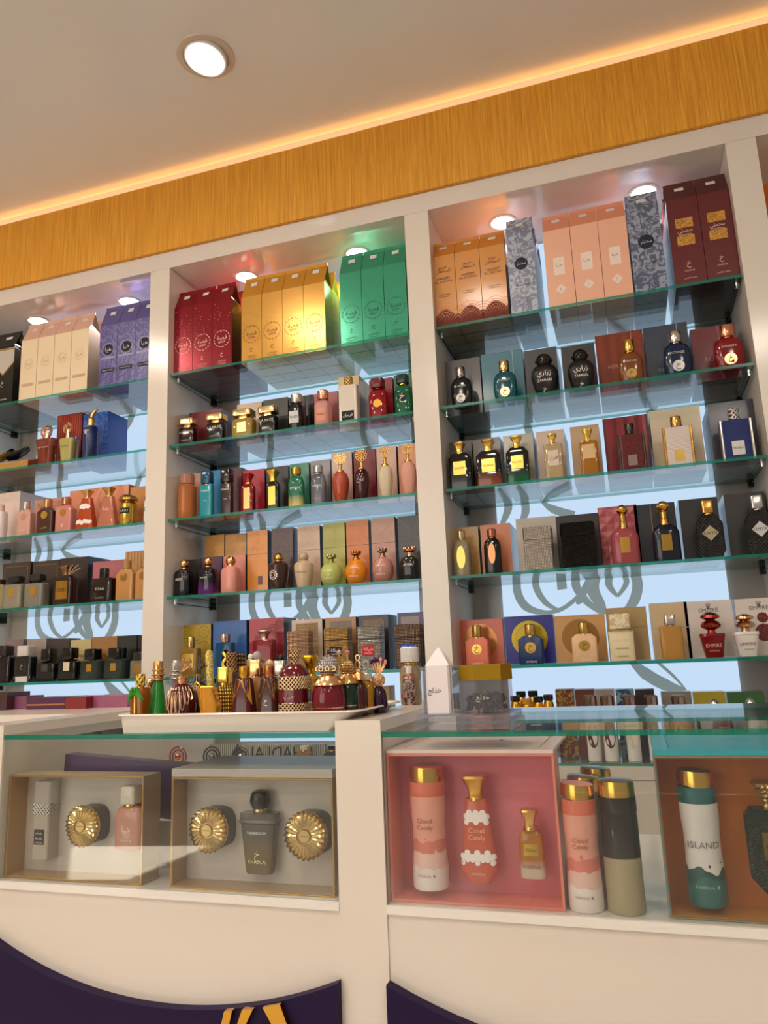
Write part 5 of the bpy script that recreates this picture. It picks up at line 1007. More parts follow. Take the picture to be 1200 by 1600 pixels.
# round jars with scalloped gold lids facing out
def jar(pcx, pcy, pr, lab, body):
    Yf = -1.04 + .012; X, Z = at(pcx, pcy, Yf); R = pr * 1.17 / 1170 * 1.16
    o = thing('cream_jar', lab, 'jar', (X, Yf, Z))
    rot = lambda b: setattr(b, 'v', [(x, z, y) for x, y, z in b.v]) or setattr(b, 'f', [f[::-1] for f in b.f])
    b = MB().sweep([(.78, 0), (.9, .1), (.92, .9), (.84, 1)], 2 * R, 2 * R, 3, 36, .006, .036); rot(b); b.obj('jar_body', body, o)
    b = MB(); n = 26; seg = n * 4; rings = []
    for r, y, am in ((.0, -.0060, 0), (.28, -.0060, 0), (.30, -.0035, 0), (.34, -.0035, 0), (.36, -.006, .1), (.7, -.0055, .5), (.92, -.003, 1), (1.0, .001, 1), (.98, .006, 1), (.9, .008, 0)):
        rings.append([(R * r * (1 + .035 * am * math.cos(n * 2 * PI * k / seg)) * math.cos(2 * PI * k / seg), y - .0016 * am * math.cos(n * 2 * PI * k / seg), R * r * (1 + .035 * am * math.cos(n * 2 * PI * k / seg)) * math.sin(2 * PI * k / seg)) for k in range(seg)])
    b.add([p for r in rings for p in r], [(i * seg + k, i * seg + (k + 1) % seg, (i + 1) * seg + (k + 1) % seg, (i + 1) * seg + k) for i in range(len(rings) - 1) for k in range(seg)])
    sl_ = b.obj('scalloped_lid', 'm#d8bc84', o)
    b = MB(); dashring(b, 0, 0, R * .27, flat(-.0066), 26, .0006, duty=.8); put_text(b, 'KHADLAJ', 0, 0, R * .34, flat(-.0066)); b.obj('lettering', 'm#a88850', sl_, smooth=False)
jar(128, 1291, 30, 'cream jar with scalloped gold lid in the left beige gift set box', 't#6a6058')
jar(325, 1297, 31, 'cream jar with scalloped gold lid left of the grey tapered bottle', 't#4a443e')
jar(477, 1306, 32, 'cream jar with scalloped gold lid right of the grey tapered bottle', 't#3a342e')
# pink bottle
X, z0, W, H = setp(183, 226, 1227, 1326, -1.008)
bottle(X, -1.008, z0, W, H * .70, H, 'pink rectangular bottle with white cap in the left beige gift set box', 'shoulder', 'g#c48a78', 'sq', 'g#cfc6b8', .55, .42, txt=[('هيا', .45, .3, 'v#f0e4d8'), ('KHADLAJ', .2, .4, 'v#f0e4d8')])
X, z0, W, H = setp(378, 436, 1229, 1364, -1.008)
def egg(root, w, D, hb):
    MB().sweep([(.9, 0), (.95, .1), (.95, .9), (.9, 1)], w * .36, w * .36, 2, 24, hb - .002, .009).obj('collar', 'm#d8b890', root)
    MB().sweep([(.75, 0), (.98, .3), (1, .5), (.9, .75), (.72, .9), (.4, 1)], w * .5, w * .5, 2, 28, hb + .007, .029).obj('cap', 'g#0c0a0a', root)
    MB().sweep([(1, 0), (.72, .7), (.2, 1)], w * .44, w * .44, 2, 24, hb + .0285, .0085).obj('gold_cap_tip', 'm#d8982c', root)
    MB().sweep([(.9, 0), (1, .3), (1, .7), (.96, 1)], w * 1.03, D * 1.04, 4, 28, hb * .82, hb * .07).obj('shoulder_band', 'g#5c5650', root)
bottle(X, -1.008, z0, W, H * .70, H, 'grey tapered perfume bottle with black egg cap in the beige gift set box', 'taper', 'p:zfade:#6a5838:#55504a:1:0.03,0.06', 'none', GOLD, .4, .45, txt=[('TARIBBOOM', .68, .5, LTX), ('خ', .3, .14, 'v#e8dcb0'), ('KHADLAJ', .2, .48, 'v#e8dcb0')], extra=egg)
# spray cans
def can(X, Y, Z, w, h, lab, bodymat, ring, top, gold=GOLD, txt=(), cat='spray can', slant=.25, waist=True):
    o = thing('body_spray_can', lab, cat, (X, Y, Z)); hb = h * .76
    prof = [(.94, 0), (1, .02), (1, .22), (.93, .5), (.93, .68), (1, .86), (1, 1)] if waist else [(.95, 0), (1, .02), (1, .9), (.97, 1)]
    P['_c'] = (2, prof); MB().sweep(prof, w, w, 2, 36, 0, hb).obj('can_body', bodymat, o)
    MB().sweep([(1.0, 0), (1.02, .1), (1, 1)], w * 1.0, w * 1.0, 2, 36, hb, h * .12).obj('shoulder_ring', ring, o)
    b = MB().sweep([(.99, 0), (.97, .8), (.93, 1)], w, w, 2, 36, hb + h * .115, h * .125)
    b.v = [(x, y, z - (x * slant * (1 if z < hb + h * .13 else .35) - 0)) for x, y, z in b.v]; b.obj('gold_cap_band', gold, o)
    b = MB().sweep([(.92, 0), (.86, .8), (.6, 1)], w, w, 2, 30, hb + h * .232, h * .012); b.v = [(x, y, z - x * slant * .35) for x, y, z in b.v]; b.obj('cap_top', top, o)
    yf = surf('_c', w, w, hb, .0012)
    for s, tz, tw, c in txt: q = MB(); put_text(q, s, 0, tz * hb, tw * w, yf); q.obj('lettering', c, o)
    return o
CANP = zbands('cloud_can_print', [(0, '#e8d8d4'), (.040, '#e8bcb0'), (.060, '#d87868'), (.078, '#e8a08c')], .004, 90)
CANT = zbands('island_can_print', [(0, '#14605c'), (.048, '#0f4a48'), (.062, '#d8d0cc')], .008, 70)
X, z0, W, H = setp(644, 697, 1197, 1385, -1.008)
can(X, -1.008, z0, W, H, 'coral and white cloud-print body spray can inside the pink gift set box', CANP, 'c#e07058', 'c#e08068', txt=[('Cloud\nCandy', .70, .46, 'v#a85c4e'), ('KHADLAJ ♦', .16, .5, 'v#a87870')])
X, z0, W, H = setp(718, 776, 1211, 1378, -1.008)
def twoclouds(root, w, D, hb):
    yf = surf('trap', w, D, hb, .001)
    for zc, ww in ((.80, .62), (.33, .92)):
        b = MB()
        for i in range(7):
            x = (i / 6 - .5) * w * ww * .86; disc(b, x, hb * (zc + (.035 if i % 2 else -.01)), w * .085, yf, 0, 14); disc(b, x, hb * (zc - .06 + (.02 if i % 3 else -.015)), w * .07, yf, 0, 14)
        patch(b, -w * ww * .45, w * ww * .45, hb * (zc - .05), hb * (zc + .02), yf); b.obj('cloud_print', 'v#f0e4e2', root, smooth=False)
P['trap2'] = (3.2, [(.55, 0), (1, .16), (.82, .5), (.62, .92), (.56, 1)]); P['trap'] = P['trap2']
bottle(X, -1.008, z0, W, H * .78, H, 'orange faceted trapezoid perfume bottle with white clouds in the pink gift set box', 'trap2', 'g#c8583c', 'flare', 'm#e0a850', .68, .55, txt=[('Cloud\nCandy', .58, .45, 'v#e8b094'), ('KHADLAJ', .12, .35, 'v#f0d8d0')], extra=twoclouds)
X, z0, W, H = setp(811, 850, 1264, 1371, -1.008)
bottle(X, -1.008, z0, W, H * .72, H, 'small amber and clear perfume bottle in the pink gift set box', 'shoulder', 'p:zfade:#c8b0a0:#a8640c:1:0.012,0.026', 'flare', 'm#e0ac64', .72, .5, lab=('rect', .56, .24, .58, 'm#d8ac44', 'Cloud', 'v#4a3410'), txt=[('KHADLAJ', .24, .7, 'v#6a4a30')])
def std(pxl, pxr, pyt, pyb):
    Xc, Y = atz((pxl + pxr) / 2, pyb - 4, ZF); Y = Y + .012; X = fx((pxl + pxr) / 2, Y, ZF + .08); return X, Y, abs(fx(pxr, Y, ZF + .08) - fx(pxl, Y, ZF + .08)) * .97, fz(pyt, X, Y) - ZF
X, Y, W, H = std(881, 938, 1224, 1428)
can(X, Y, ZB, W, H, 'coral cloud-print body spray can standing right of the pink gift set box', CANP, 'c#e07058', 'c#e08068', txt=[('Cloud\nCandy', .70, .46, 'v#a85c4e'), ('KHADLAJ ♦', .16, .5, 'v#a87870')])
X1_, Y1_, W1, H1 = X, Y, W, H
X, Y, W, H = std(938, 1000, 1219, 1431)
X += .002
can(X, Y, ZB, W, H, 'black and olive body spray can with gold cap standing beside the coral can', 'p:zfade:#a89878:#1a1412:1:0.072,0.074', 'g#17110f', 'g#2c1c24', slant=0.05, waist=False)
X2_, Y2_ = X, Y
can(X1_ + .004, Y1_ + .068, ZB, W1, H1, 'dark red clear-capped body spray can behind the coral can', 'g#8a3038', 'g#5c2430', 'g#4a1c26')
can(X1_ + .020, Y1_ + .136, ZB, W1, H1 * 1.02, 'brown body spray can with gold cap, rearmost of the four standing cans', 'g#3a2c24', 'g#2c221c', 'g#3a3430')
X, z0, W, H = setp(1066, 1127, 1203, 1411, -1.008)
can(X, -1.008, z0, W, H, 'teal and white body spray can inside the teal gift set box', CANT, 'c#0f5c5c', 'c#1a4c50', txt=[('ISLAND', .60, .78, 'v#7a6c68'), ('KHADLAJ ♦', .2, .6, 'v#9ac0b8')])
X, z0, W, H = setp(1166, 1262, 1222, 1396, -1.008)
bottle(X, -1.008, z0, W, H * .77, H, 'large black green perfume bottle with woven gold cap at the right photo edge', 'tallhex', 'p:lattice:#060a08:#12301f:1300:d', 'flare', 'p:weave:#9a7434:#f0cc80:500', .62, .3, lab=('rect', .5, .32, .56, 'm#8a6c34', 'ISLAND', 'v#14100c'))
# purple box behind, on a white riser, and small display pieces at the back of the left counter
o = thing('display_riser', 'white block riser standing inside the left counter behind the gift sets', 'riser', (-.80, -.90, ZB))
MB().box(-.30, .30, 0, .12, 0, .075).obj('block', LAM, o, smooth=False)
o = thing('gift_box', 'purple gift box with gold script leaning behind the left gift sets', 'gift box', (-.80, -.945, ZB + .085)); o.rotation_euler = (0, .07, 0)
MB().box(-.28, .115, 0, .03, 0, .098).obj('carton', 'c#4a2450', o, smooth=False)
b = MB(); put_text(b, 'خدلج', .03, .05, .13, flat(-.0008), maxh=.085); b.obj('lettering', 'm#c89440', o, smooth=False)
o = thing('display_riser', 'long white riser at the back of the left counter under the ring bottles', 'riser', (-.75, -.70, ZB))
MB().box(-.35, .27, 0, .13, 0, .125).obj('block', LAM, o, smooth=False)
ZR = ZB + .1255
o = thing('display_board', 'silver ribbed board with mirrored dark lettering at the back of the left counter', 'sign', (-.80, -.60, ZR))
MB().box(-.16, .13, 0, .01, 0, .055).obj('board', 'p:ribs:#7a7468:#b8b09c:60', o, smooth=False)
b = MB(); put_text(b, 'KHADLAJ ♦', .0, .036, .2, flat(-.0008), mirror=True); b.obj('lettering', 'v#1c2430', o, smooth=False)
for pc, c, ds in ((278, 'm#d87c5c', 'copper'), (331, 'm#8a8480', 'smoky'), (376, 'm#c8c0ac', 'silver')):
    X = fx(pc, -.63, ZR + .02); o = thing('ring_perfume_bottle', f'{ds} concentric ring perfume bottle at the back of the left counter', 'perfume bottle', (X, -.63, ZR))
    b = MB(); b.sweep([(1, 0), (.9, .6), (.4, 1)], .034, .02, 2, 20, 0, .010); b.obj('foot', c, o)
    b = MB(); b.ring(0, 0, .032, .0215, .0022, 0, 28); b.obj('outer_ring', c, o); b = MB(); b.ring(0, 0, .032, .0145, .0022, 0, 24); b.obj('middle_ring', c, o)
    b = MB(); b.ball(0, 0, .032, .008, 0, 14); b.obj('core', c, o)
bt0 = [(476, 26, 't#c8945c', 'g#e0d8cc', 'clear tan perfume bottle at the back of the left counter'), (520, 24, 'g#3a3c40', BLACK, 'slate grey perfume bottle at the back of the left counter beside the post')]
for pc, wd, c, cc, ds in bt0:
    X = fx(pc, -.63, ZR + .02); bottle(X, -.63, ZR, .036, .045, .055, ds, 'square', c, 'sq', cc, .5, .5)

# ------------------------------------------------------------------ white tray of ornate oil bottles
tx0, tx1, ty0, ty1, tzb, tzr = -.877, -.478, -1.035, -.80, ZG + .0006, ZG + .029
o = thing('serving_tray', 'white rectangular tray with flared rim and raised handle on the left counter glass', 'tray', (0, 0, 0))
def rrect(x0, x1, y0, y1, r, z, n=5):
    pts = []
    for cx, cy, a0 in ((x1 - r, y1 - r, 0), (x0 + r, y1 - r, PI / 2), (x0 + r, y0 + r, PI), (x1 - r, y0 + r, 1.5 * PI)):
        for i in range(n + 1): a = a0 + PI / 2 * i / n; pts.append([cx + r * math.cos(a), cy + r * math.sin(a), z])
    return pts
rings = [rrect(tx0, tx1, ty0, ty1, .008, tzb), rrect(tx0 - .010, tx1 + .045, ty0 - .010, ty1 + .012, .03, tzr), rrect(tx0 - .014, tx1 + .052, ty0 - .013, ty1 + .016, .03, tzr + .001), rrect(tx0 - .013, tx1 + .051, ty0 - .012, ty1 + .015, .03, tzr + .004), rrect(tx0 - .006, tx1 + .041, ty0 - .006, ty1 + .008, .03, tzr), rrect(tx0 + .003, tx1 - .003, ty0 + .003, ty1 - .003, .008, tzb + .004)]
ymid = (ty0 + ty1) / 2 - .0
for R__ in rings[1:5]:
    for p in R__:
        for s in (1, -1):
            if (p[0] > tx1 + .03 and s == 1) or (p[0] < tx0 - .0055 and s == -1):
                f = max(0, 1 - abs(p[1] - ymid) / .085); p[2] += .022 * min(1, f * 1.8)
n = len(rings[0]); vs = [tuple(p) for r in rings for p in r]
fs = [(i * n + k, i * n + (k + 1) % n, (i + 1) * n + (k + 1) % n, (i + 1) * n + k) for i in range(5) for k in range(n)] + [tuple(range(n))[::-1], tuple(range(5 * n, 6 * n))]
b = MB(); b.add(vs, fs); b.obj('tray', 'g#e3dace', o)
ZT = tzb + .0046
def tb(xl, xr, yb, yt, Y, ds, shape, mat, cap='cyl', capm=GOLD, cw=.5, d=1, extra=None, **kw):
    u = (xl + xr) / 2; X = fx(u, Y, ZT + .03); hb = fz(yb, X, Y) - ZT; ht = fz(yt, X, Y) - ZT; W = abs(fx(xr, Y, ZT + .03) - fx(xl, Y, ZT + .03)) * .96
    return bottle(X, Y, ZT, W, hb, ht, uniq(ds + ' on the white tray'), shape, mat, cap, capm, cw, d, extra=extra, name='oil_bottle', cat='oil bottle', **kw)
def palm(root, w, D, hb):
    MB().tube([(0, -D / 2 - .001, .002), (w * .04, -D / 2 - .003, hb * .45), (0, -D / 2 - .001, hb * .8)], .0016, 6).obj('palm_trunk', GOLD, root)
    for i in range(9):
        a = -.5 + PI * 1.3 * i / 8; r = w * .62; pts = [(0, -D / 2, hb * .85), (r * .5 * math.cos(a), -D / 2 - .003, hb * .85 + r * .45 * math.sin(a) + .003), (r * math.cos(a), -D / 2 - .001, hb * .8 + r * .5 * math.sin(a) - .007)]
        MB().tube(pts, [.0012, .0034, .0006], 6).obj('palm_leaf', 'g#3c9a2c', root)
tb(208, 229, 1074, 1053, -1.014, 'small amber bottle with gilded green palm tree', 'block', 't#b86c14', 'knurl', 'p:lattice:#a8802c:#f0d068:500', .62, extra=palm)
def rings3(zs, c):
    def f(root, w, D, hb):
        for z in zs: b = MB(); b.ring(0, 0, hb * z, w * .30, .0018, 0, 16, True); b.obj('ring_band', c, root)
    return f
def halfgreen(lo, hi, z, zc='.03'): return f'p:zfade:{lo}:{hi}:1:{z},{float(z) + .001}'
tb(232, 261, 1062, 1033, -.985, 'tall green frosted conical bottle with gold cylinder cap', 'cone', halfgreen('#3c421a', '#2f8a34', '0.014'), 'cyl', 'm#d8a868', .50, extra=rings3((1.0, 1.1, 1.2), 'm#e0b080'))
tb(262, 286, 1060, 1032, -.94, 'lilac frosted conical bottle with silver cylinder cap', 'cone', halfgreen('#5c4a3c', '#9a84a8', '0.022'), 'cyl', 'm#c8c4bc', .52, extra=rings3((1.0, 1.08, 1.16), 'm#e0dcd4'))
tb(226, 242, 1076, 1059, -.975, 'small gold-balled bottle behind the green one', 'block', 't#b8a880', 'ball', 'm#d8c090', .75)
def drips(col, plume):
    def f(root, w, D, hb):
        for i in range(9):
            a = -PI / 2 - 1.15 + i * .29; l = (.25, .4, .52, .66, .74, .66, .52, .4, .3)[i] * hb
            def pt(t, off): 
                z = hb * .93 - l * t; r = w / 2 * interp(P['globe'][1], max(.05, min(1, z / hb))) + .0012; aa = a + off; return (r * math.cos(aa), r * math.sin(aa), z)
            pts = [pt(0, 0), pt(.35, -.09), pt(.7, -.12), pt(.93, -.07), pt(1, 0), pt(.93, .07), pt(.7, .12), pt(.35, .09)]
            MB().tube(pts, .0011, 5, True).obj('gold_drip', col, root)
        z0 = hb * 1.28
        for i in range(5): MB().tube([(-.001, 0, z0), (-.004 + .004 * i, 0, z0 + .016 - .002 * i), (-.002 + .0045 * i, 0, z0 + .026 - .0045 * i), (.001 + .0035 * i, 0, z0 + .012 - .002 * i)], [.001, .0016, .0016, .0008], 5).obj('plume', plume, root)
    return f
tb(263, 306, 1068, 1056, -1.0, 'dark red globe bottle with looping gold drips and plume', 'globe', 'g#4a0810', 'cyl', 'm#d8a878', .40, extra=drips('m#ecc8a4', 'm#d8a878'))
tb(292, 330, 1066, 1053, -.955, 'black globe bottle with looping silver drips and plume', 'globe', 'g#101114', 'cyl', 'm#9a948c', .40, extra=drips('m#a8a49c', 'm#8a8078'))
# harp shaped bottle
X = fx(327, -1.005, ZT + .05); KH = (fz(1064, X, -1.005) - ZT) / .042; o = thing('oil_bottle', 'golden harp-shaped bottle with ribbed amber body on the white tray', 'oil bottle', (X, -1.005, ZT))
hx = lambda z: .004 * math.sin(z / .042 * PI * 1.3 + .6)
pl = [(-.014 + hx(z), z) for z in [i * .0045 for i in range(9)]]; pr = [(.012 + hx(z) * 1.2 + .003 * math.sin(z / .04 * PI), z) for z in [i * .0045 for i in range(8, -1, -1)]]
pl = [(x, z * KH) for x, z in pl]; pr = [(x, z * KH) for x, z in pr]
MB().plate([(x, z) for x, z in pr[::-1]] + [(x, z) for x, z in pl[::-1]], -.009, .009).obj('bottle_body', 'p:ribs:#b87408:#e8a020:120', o)
b = MB(); b.tube([(x, -.009, z) for x, z in pl] + [(-.014, -.009, .039 * KH), (-.020, -.009, .0415 * KH), (-.025, -.009, .038 * KH), (-.023, -.009, .034 * KH)], .0022, 8); b.obj('harp_arm', 'm#f0bc4c', o)
b = MB(); b.tube([(x, -.009, z) for x, z in pr], .0032, 8); b.tube([(-.012, -.009, .037 * KH), (.013, -.009, .037 * KH)], .002, 6); b.obj('harp_frame', 'm#f0bc4c', o)
tb(336, 366, 1068, 1042, -.965, 'gold filigree bottle with large faceted square cap', 'globe', 'p:weave:#6a4a0c:#e8c050:500', 'sq', 'm#e8c860', .62)
# two tall plume caps
for (pc, c, ds, lean) in ((331, 'p:damask:#a88420:#f0dc88:200', 'tall speckled gold plume-capped bottle, left of pair', -.004), (348, 'p:lattice:#18120a:#e8c860:260', 'tall black and gold plume-capped bottle, right of pair', .004)):
    Y = -.90; X = fx(pc, Y, ZT + .05); o = thing('oil_bottle', ds + ' on the white tray', 'oil bottle', (X, Y, ZT))
    MB().sweep([(1, 0), (1, .9), (.7, 1)], .024, .024, 2, 20, 0, .032).obj('bottle_body', 'g#6a5418', o)
    b = MB(); h0 = .032; H = fz(1016, X, Y) - ZT
    b.tube([(0, 0, h0), (lean, 0, h0 + (H - h0) * .5), (lean * 1.6, 0, H - .006), (lean * 1.2, 0, H)], [.0085, .0072, .0075, .004], 10); b.obj('plume_cap', c, o)
tb(353, 370, 1050, 1019, -.90, 'slim bottle with brown carved cap and turquoise top', 'block', 'g#4a2c14', 'knurl', 'p:lattice:#4a2c14:#b88850:700', .95)
tb(364, 384, 1050, 1022, -.87, 'slim bottle with dark woven crown cap', 'block', 'g#2c1c14', 'knurl', 'p:weave:#2c1c10:#a88850:400', 1.0)
def finial(root, w, D, hb):
    z = hb; MB().sweep([(1, 0), (.4, .3), (.55, .45), (.25, .6), (.1, 1)], .010, .010, 2, 14, z, .030).obj('spire', 'm#d8b070', root)
tb(346, 364, 1057, 1040, -.955, 'gold globe bottle with slender spire finial', 'globe', 'p:lattice:#a87c14:#f8dc78:700', 'none', GOLD, extra=finial)
def vcollar(c):
    def f(root, w, D, hb):
        n, pr_ = P['vb']; sf = surf('vb', w, D, hb, .0012)
        for sg in (-1, 1):
            b = MB(); pts = [(0 + sg * .0015, hb * .98), (sg * w * .30, hb * .98), (sg * w * .44, hb * .45), (sg * w * .34, hb * .55), (sg * w * .06, hb * .84)]
            pts = pts if sg > 0 else pts[::-1]; b.add([(x, sf(x, z), z) for x, z in pts], [tuple(range(5))[::-1]]); b.obj('gold_collar', c, root, smooth=False)
    return f
P['vb'] = (4, [(1, 0), (.98, .05), (.62, .95), (.5, 1)])
tb(363, 401, 1059, 1041, -1.0, 'dark red pyramid bottle with yellow gold pointed collar', 'vb', 'g#4a0a10', 'cyl', 'm#e0a838', .42, d=.8, extra=vcollar('m#f0ac3c'))
tb(403, 440, 1058, 1040, -1.0, 'dark red pyramid bottle with copper collar and arabic lettering', 'vb', 'g#3c100a', 'cyl', 'm#c87c50', .42, d=.8, txt=[('خ', .5, .16, LTX), ('كنز العرب', .16, .42, LTX)], extra=vcollar('m#a87850'))
def topball(c, r, dz=0):
    def f(root, w, D, hb):
        zt = max((root_child.data.vertices[-1].co.z for root_child in root.children if root_child.name.startswith('cap')), default=hb)
        MB().ball(0, 0, zt + r * .8, r, 0, 14).obj('finial_ball', c, root)
    return f
tb(385, 399, 1045, 1030, -.93, 'slim bottle topped by a pearl figure', 'block', 'g#c8b890', 'cyl', 'm#d8c8a8', .9, extra=topball('g#e8dcc8', .0055))
tb(391, 413, 1057, 1030, -.955, 'square champagne glass-capped bottle with crystal finial', 'block', 't#c8985c', 'sq', 'm#d8b078', .98, extra=topball('t#d8d4d8', .008))
tb(414, 430, 1052, 1042, -.955, 'copper bottle topped with a cream rose ball', 'block', 'g#8a4a2c', 'cyl', 'm#c8845c', .95, extra=topball('p:damask:#8a1c1c:#f0dc9c:200', .0075))
tb(430, 450, 1056, 1032, -.955, 'square silver glass-capped bottle with dark ball finial', 'block', 't#a8a090', 'sq', 'm#b8b0a4', .98, extra=topball('g#14141a', .006))
def latt(root, w, D, hb):
    sf = P['shoulder'][1]
    for i in range(2):
        z0, z1 = ((.0, .38), (.60, .97))[i]; MB().sweep([(1.03, 0), (1.04, .5), (1.03, 1)] if i == 0 else [(1.04, 0), (1.04, .4), (.8, .8), (.5, 1)], w, D, 3, 28, hb * z0 + .0005, hb * (z1 - z0)).obj('gold_lattice', 'p:lattice:#3c1410:#f0d09c:900', root)
    for z in (.38, .60): b = MB(); b.ring(0, 0, hb * z, w * .515, .0012, 0, 24, True); b.obj('gold_band', 'm#ecc488', root)
    MB().sweep([(.55, 0), (.5, .3), (.8, .5), (.75, .7), (1, 1)], w * .5, w * .5, 2, 22, hb, .026).obj('lattice_neck', 'p:lattice:#6a3c20:#f0d09c:900', root)
tb(439, 484, 1038, 1012, -1.0, 'large gold lattice bottle with red glass waist', 'shoulder', 'g#5c0810', 'none', GOLD, extra=latt, txt=[('خبايا', .49, .4, 'v#d87c70')])
tb(475, 498, 1056, 1024, -.93, 'yellow glass bottle with flared amber cap and teal top', 'block', 'g#b89018', 'flare', 'm#d8a828', .95)
def domed(c, base):
    def f(root, w, D, hb):
        MB().sweep([(.55, 0), (.62, .3), (.9, .85), (1.0, 1)], w, D, 2, 24, .0, hb * .38).obj('gold_foot', base, root)
        MB().sweep([(1.0, 0), (.95, .3), (.6, 1)], w * 1.02, D * 1.02, 2, 24, hb * .82, hb * .18).obj('gold_shoulder', base, root)
        z = hb; MB().sweep([(.7, 0), (.62, .25), (.9, .35), (.85, .45)], w * .6, w * .6, 2, 22, z, .010).obj('collar', 'm#d8a878', root)
        r = w * .31; b = MB(); b.ball(0, 0, z + r * .75 + .003, r, 0, 22); b.obj('dome_cap', c, root)
        for i in range(10): a = 2 * PI * i / 10; b = MB(); b.ring(r * 1.0 * math.cos(a), r * 1.0 * math.sin(a), z + r * .5 + .003, r * .2, r * .05, 0, 8); b.obj('scallop', base, root)
    return f
tb(488, 540, 1056, 1024, -1.0, 'crimson glass bottle with gold filigree foot and silver dome cap', 'globe', 'g#6c0c20', 'none', GOLD, extra=domed('p:weave:#8a8488:#e0d8d8:700', 'm#e8bc84'))
tb(526, 562, 1054, 1026, -.955, 'green glass bottle with gold filigree foot and gold dome cap', 'globe', 'g#0c3020', 'none', GOLD, extra=domed('p:weave:#a87c3c:#f0d498:700', 'm#e0b478'))
def eight(root, w, D, hb):
    z = hb + .016
    MB().sweep([(1, 0), (.96, .6), (.7, .7), (.3, 1)], w * .66, w * .66, 8, 20, hb, .018).obj('cap', 'm#d8a464', root)
    b = MB(); b.ring(0, 0, z + .010, .0065, .0016, 0, 16, sx=.75); b.obj('finial_loop', 'm#e0b480', root); b = MB(); b.ring(0, 0, z + .022, .0045, .0014, 0, 14, sx=.8); b.obj('finial_loop', 'm#e0b480', root)
tb(548, 574, 1062, 1000, -.945, 'dark red cylinder bottle with figure-eight gold finial', 'shoulder', 'g#42100c', 'none', GOLD, extra=eight)
def eight2(root, w, D, hb):
    z = hb + .014
    MB().sweep([(1, 0), (.96, .6), (.7, .7), (.3, 1)], w * .66, w * .66, 8, 20, hb, .016).obj('cap', 't#d8d0c0', root)
    b = MB(); b.ring(0, 0, z + .012, .007, .0015, 0, 16, sx=.7); b.obj('finial_loop', 't#e0dcd4', root)
tb(560, 586, 1062, 1000, -.91, 'amber cylinder bottle with clear crystal finial', 'shoulder', 'g#b0780c', 'none', GOLD, extra=eight2)
def tulips(root, w, D, hb):
    MB().ball(0, 0, hb + .010, .0125, 0, 18).obj('gold_bulb', 'p:damask:#a8784c:#e8bc90:160', root)
    for i, (a, c) in enumerate(((-.8, '#5c2050'), (-.35, '#4a1a44'), (.05, '#4a1a44'), (.4, '#d88c7c'), (.85, '#4a1a44'), (1.1, '#e09c8c'))):
        x = math.sin(a) * .016; z = hb + .034 + .008 * math.cos(a); MB().tube([(0, 0, hb + .018), (x * .5, 0, hb + .026), (x, -.001, z)], .0015, 6).obj('tulip_stem', 'm#e0bc90', root)
        MB().ball(x, -.001, z + .004, .0034, 0, 10, 1.5).obj('tulip_head', 'g' + c, root)
tb(579, 606, 1072, 1040, -.90, 'purple bottle with gold bulb and tulip bouquet stopper', 'globe', 'g#2c1028', 'none', GOLD, extra=tulips)
for pc, c, ds in ((515, 'g#20285c', 'dark blue ball pick'), (531, 'p:ribs:#e8e0d8:#c82830:300:Z', 'red striped ball pick'), (544, 'g#e87878', 'pink ball pick')):
    Y = -.86; X = fx(pc, Y, ZT + .07); o = thing('oil_bottle', ds + '-topped slim bottle at the back of the white tray', 'oil bottle', (X, Y, ZT)); H = fz(1016, X, Y) - ZT
    MB().sweep([(1, 0), (1, .8), (.5, 1)], .013, .013, 2, 14, 0, H * .7).obj('bottle_body', 'g#b89c50', o); MB().ball(0, 0, H - .004, .0045, 0, 12).obj('ball_top', c, o)
    MB().sweep([(1, 0), (1, 1)], .003, .003, 2, 8, H * .68, H * .26).obj('stem', GOLD, o)
# spray bottles standing on the post top
ZPs = ZP + .0005
X, Y = atz(642, 1101, ZP); Yb = Y + .012
W = abs(fx(657, Yb, ZP + .06) - fx(627, Yb, ZP + .06)); Xs = fx(641.5, Yb, ZP + .05); H = fz(1011, Xs, Yb) - ZP; hb = fz(1036, Xs, Yb) - ZP
r = bottle(Xs, Yb, ZPs, W, hb, H, 'tall glass bottle with large white screw cap standing on the white post top', 'shoulder', 't#b8a078', 'cyl', 'p:ribs:#d8d4d0:#f0ece8:120', .92, 1, lab=('rect', .8, .12, .2, 'v#b01828'))
X2 = fx(640, Yb - .024, ZP + .03)
if 1:
    bottle(X2, Yb - .024, ZPs, W * .62, (hb) * .72, hb * .92, 'small red-labelled spray bottle with white nozzle in front of the capped bottle', 'shoulder', 'p:damask:#4a2420:#a8948c:90', 'cyl', 'g#e8e4e0', .5, 1, lab=('rect', .9, .14, .92, 'v#b81c24'), txt=())
# acrylic stand with carton and hexagonal jar
SX0, _ = at(647, 1125, -1.03); SX1, _ = at(804, 1125, -1.03)
o = thing('acrylic_stand', 'low clear acrylic stand on the right counter glass', 'stand', ((SX0 + SX1) / 2, -1.035, ZG + .0006)); hw = (SX1 - SX0) / 2
SX0 = max(SX0, XR0 + .002); 
MB().box(-hw, hw, 0, .12, 0, .011).obj('base_slab', ACRYL, o, smooth=False); MB().box(-hw + .004, hw - .004, .004, .116, .0114, .0225).obj('top_slab', ACRYL, o, smooth=False)
o.location.x = (SX0 + SX0 + 2 * hw) / 2
ZA = ZG + .0235
Y = -1.015; X = fx(684, Y, ZA + .04); W = abs(fx(702.5, Y, ZA + .03) - fx(665, Y, ZA + .03)); H1 = fz(1040, X, Y) - ZA; H2 = fz(1011, X, Y) - ZA
o = thing('white_carton', 'small white gable carton with black arabic lettering on the acrylic stand', 'carton', (X, Y, ZA))
MB().bbox(-W / 2, W / 2, 0, W * .9, 0, H1, .003).obj('carton', 'v#e6dcdc', o, smooth=False)
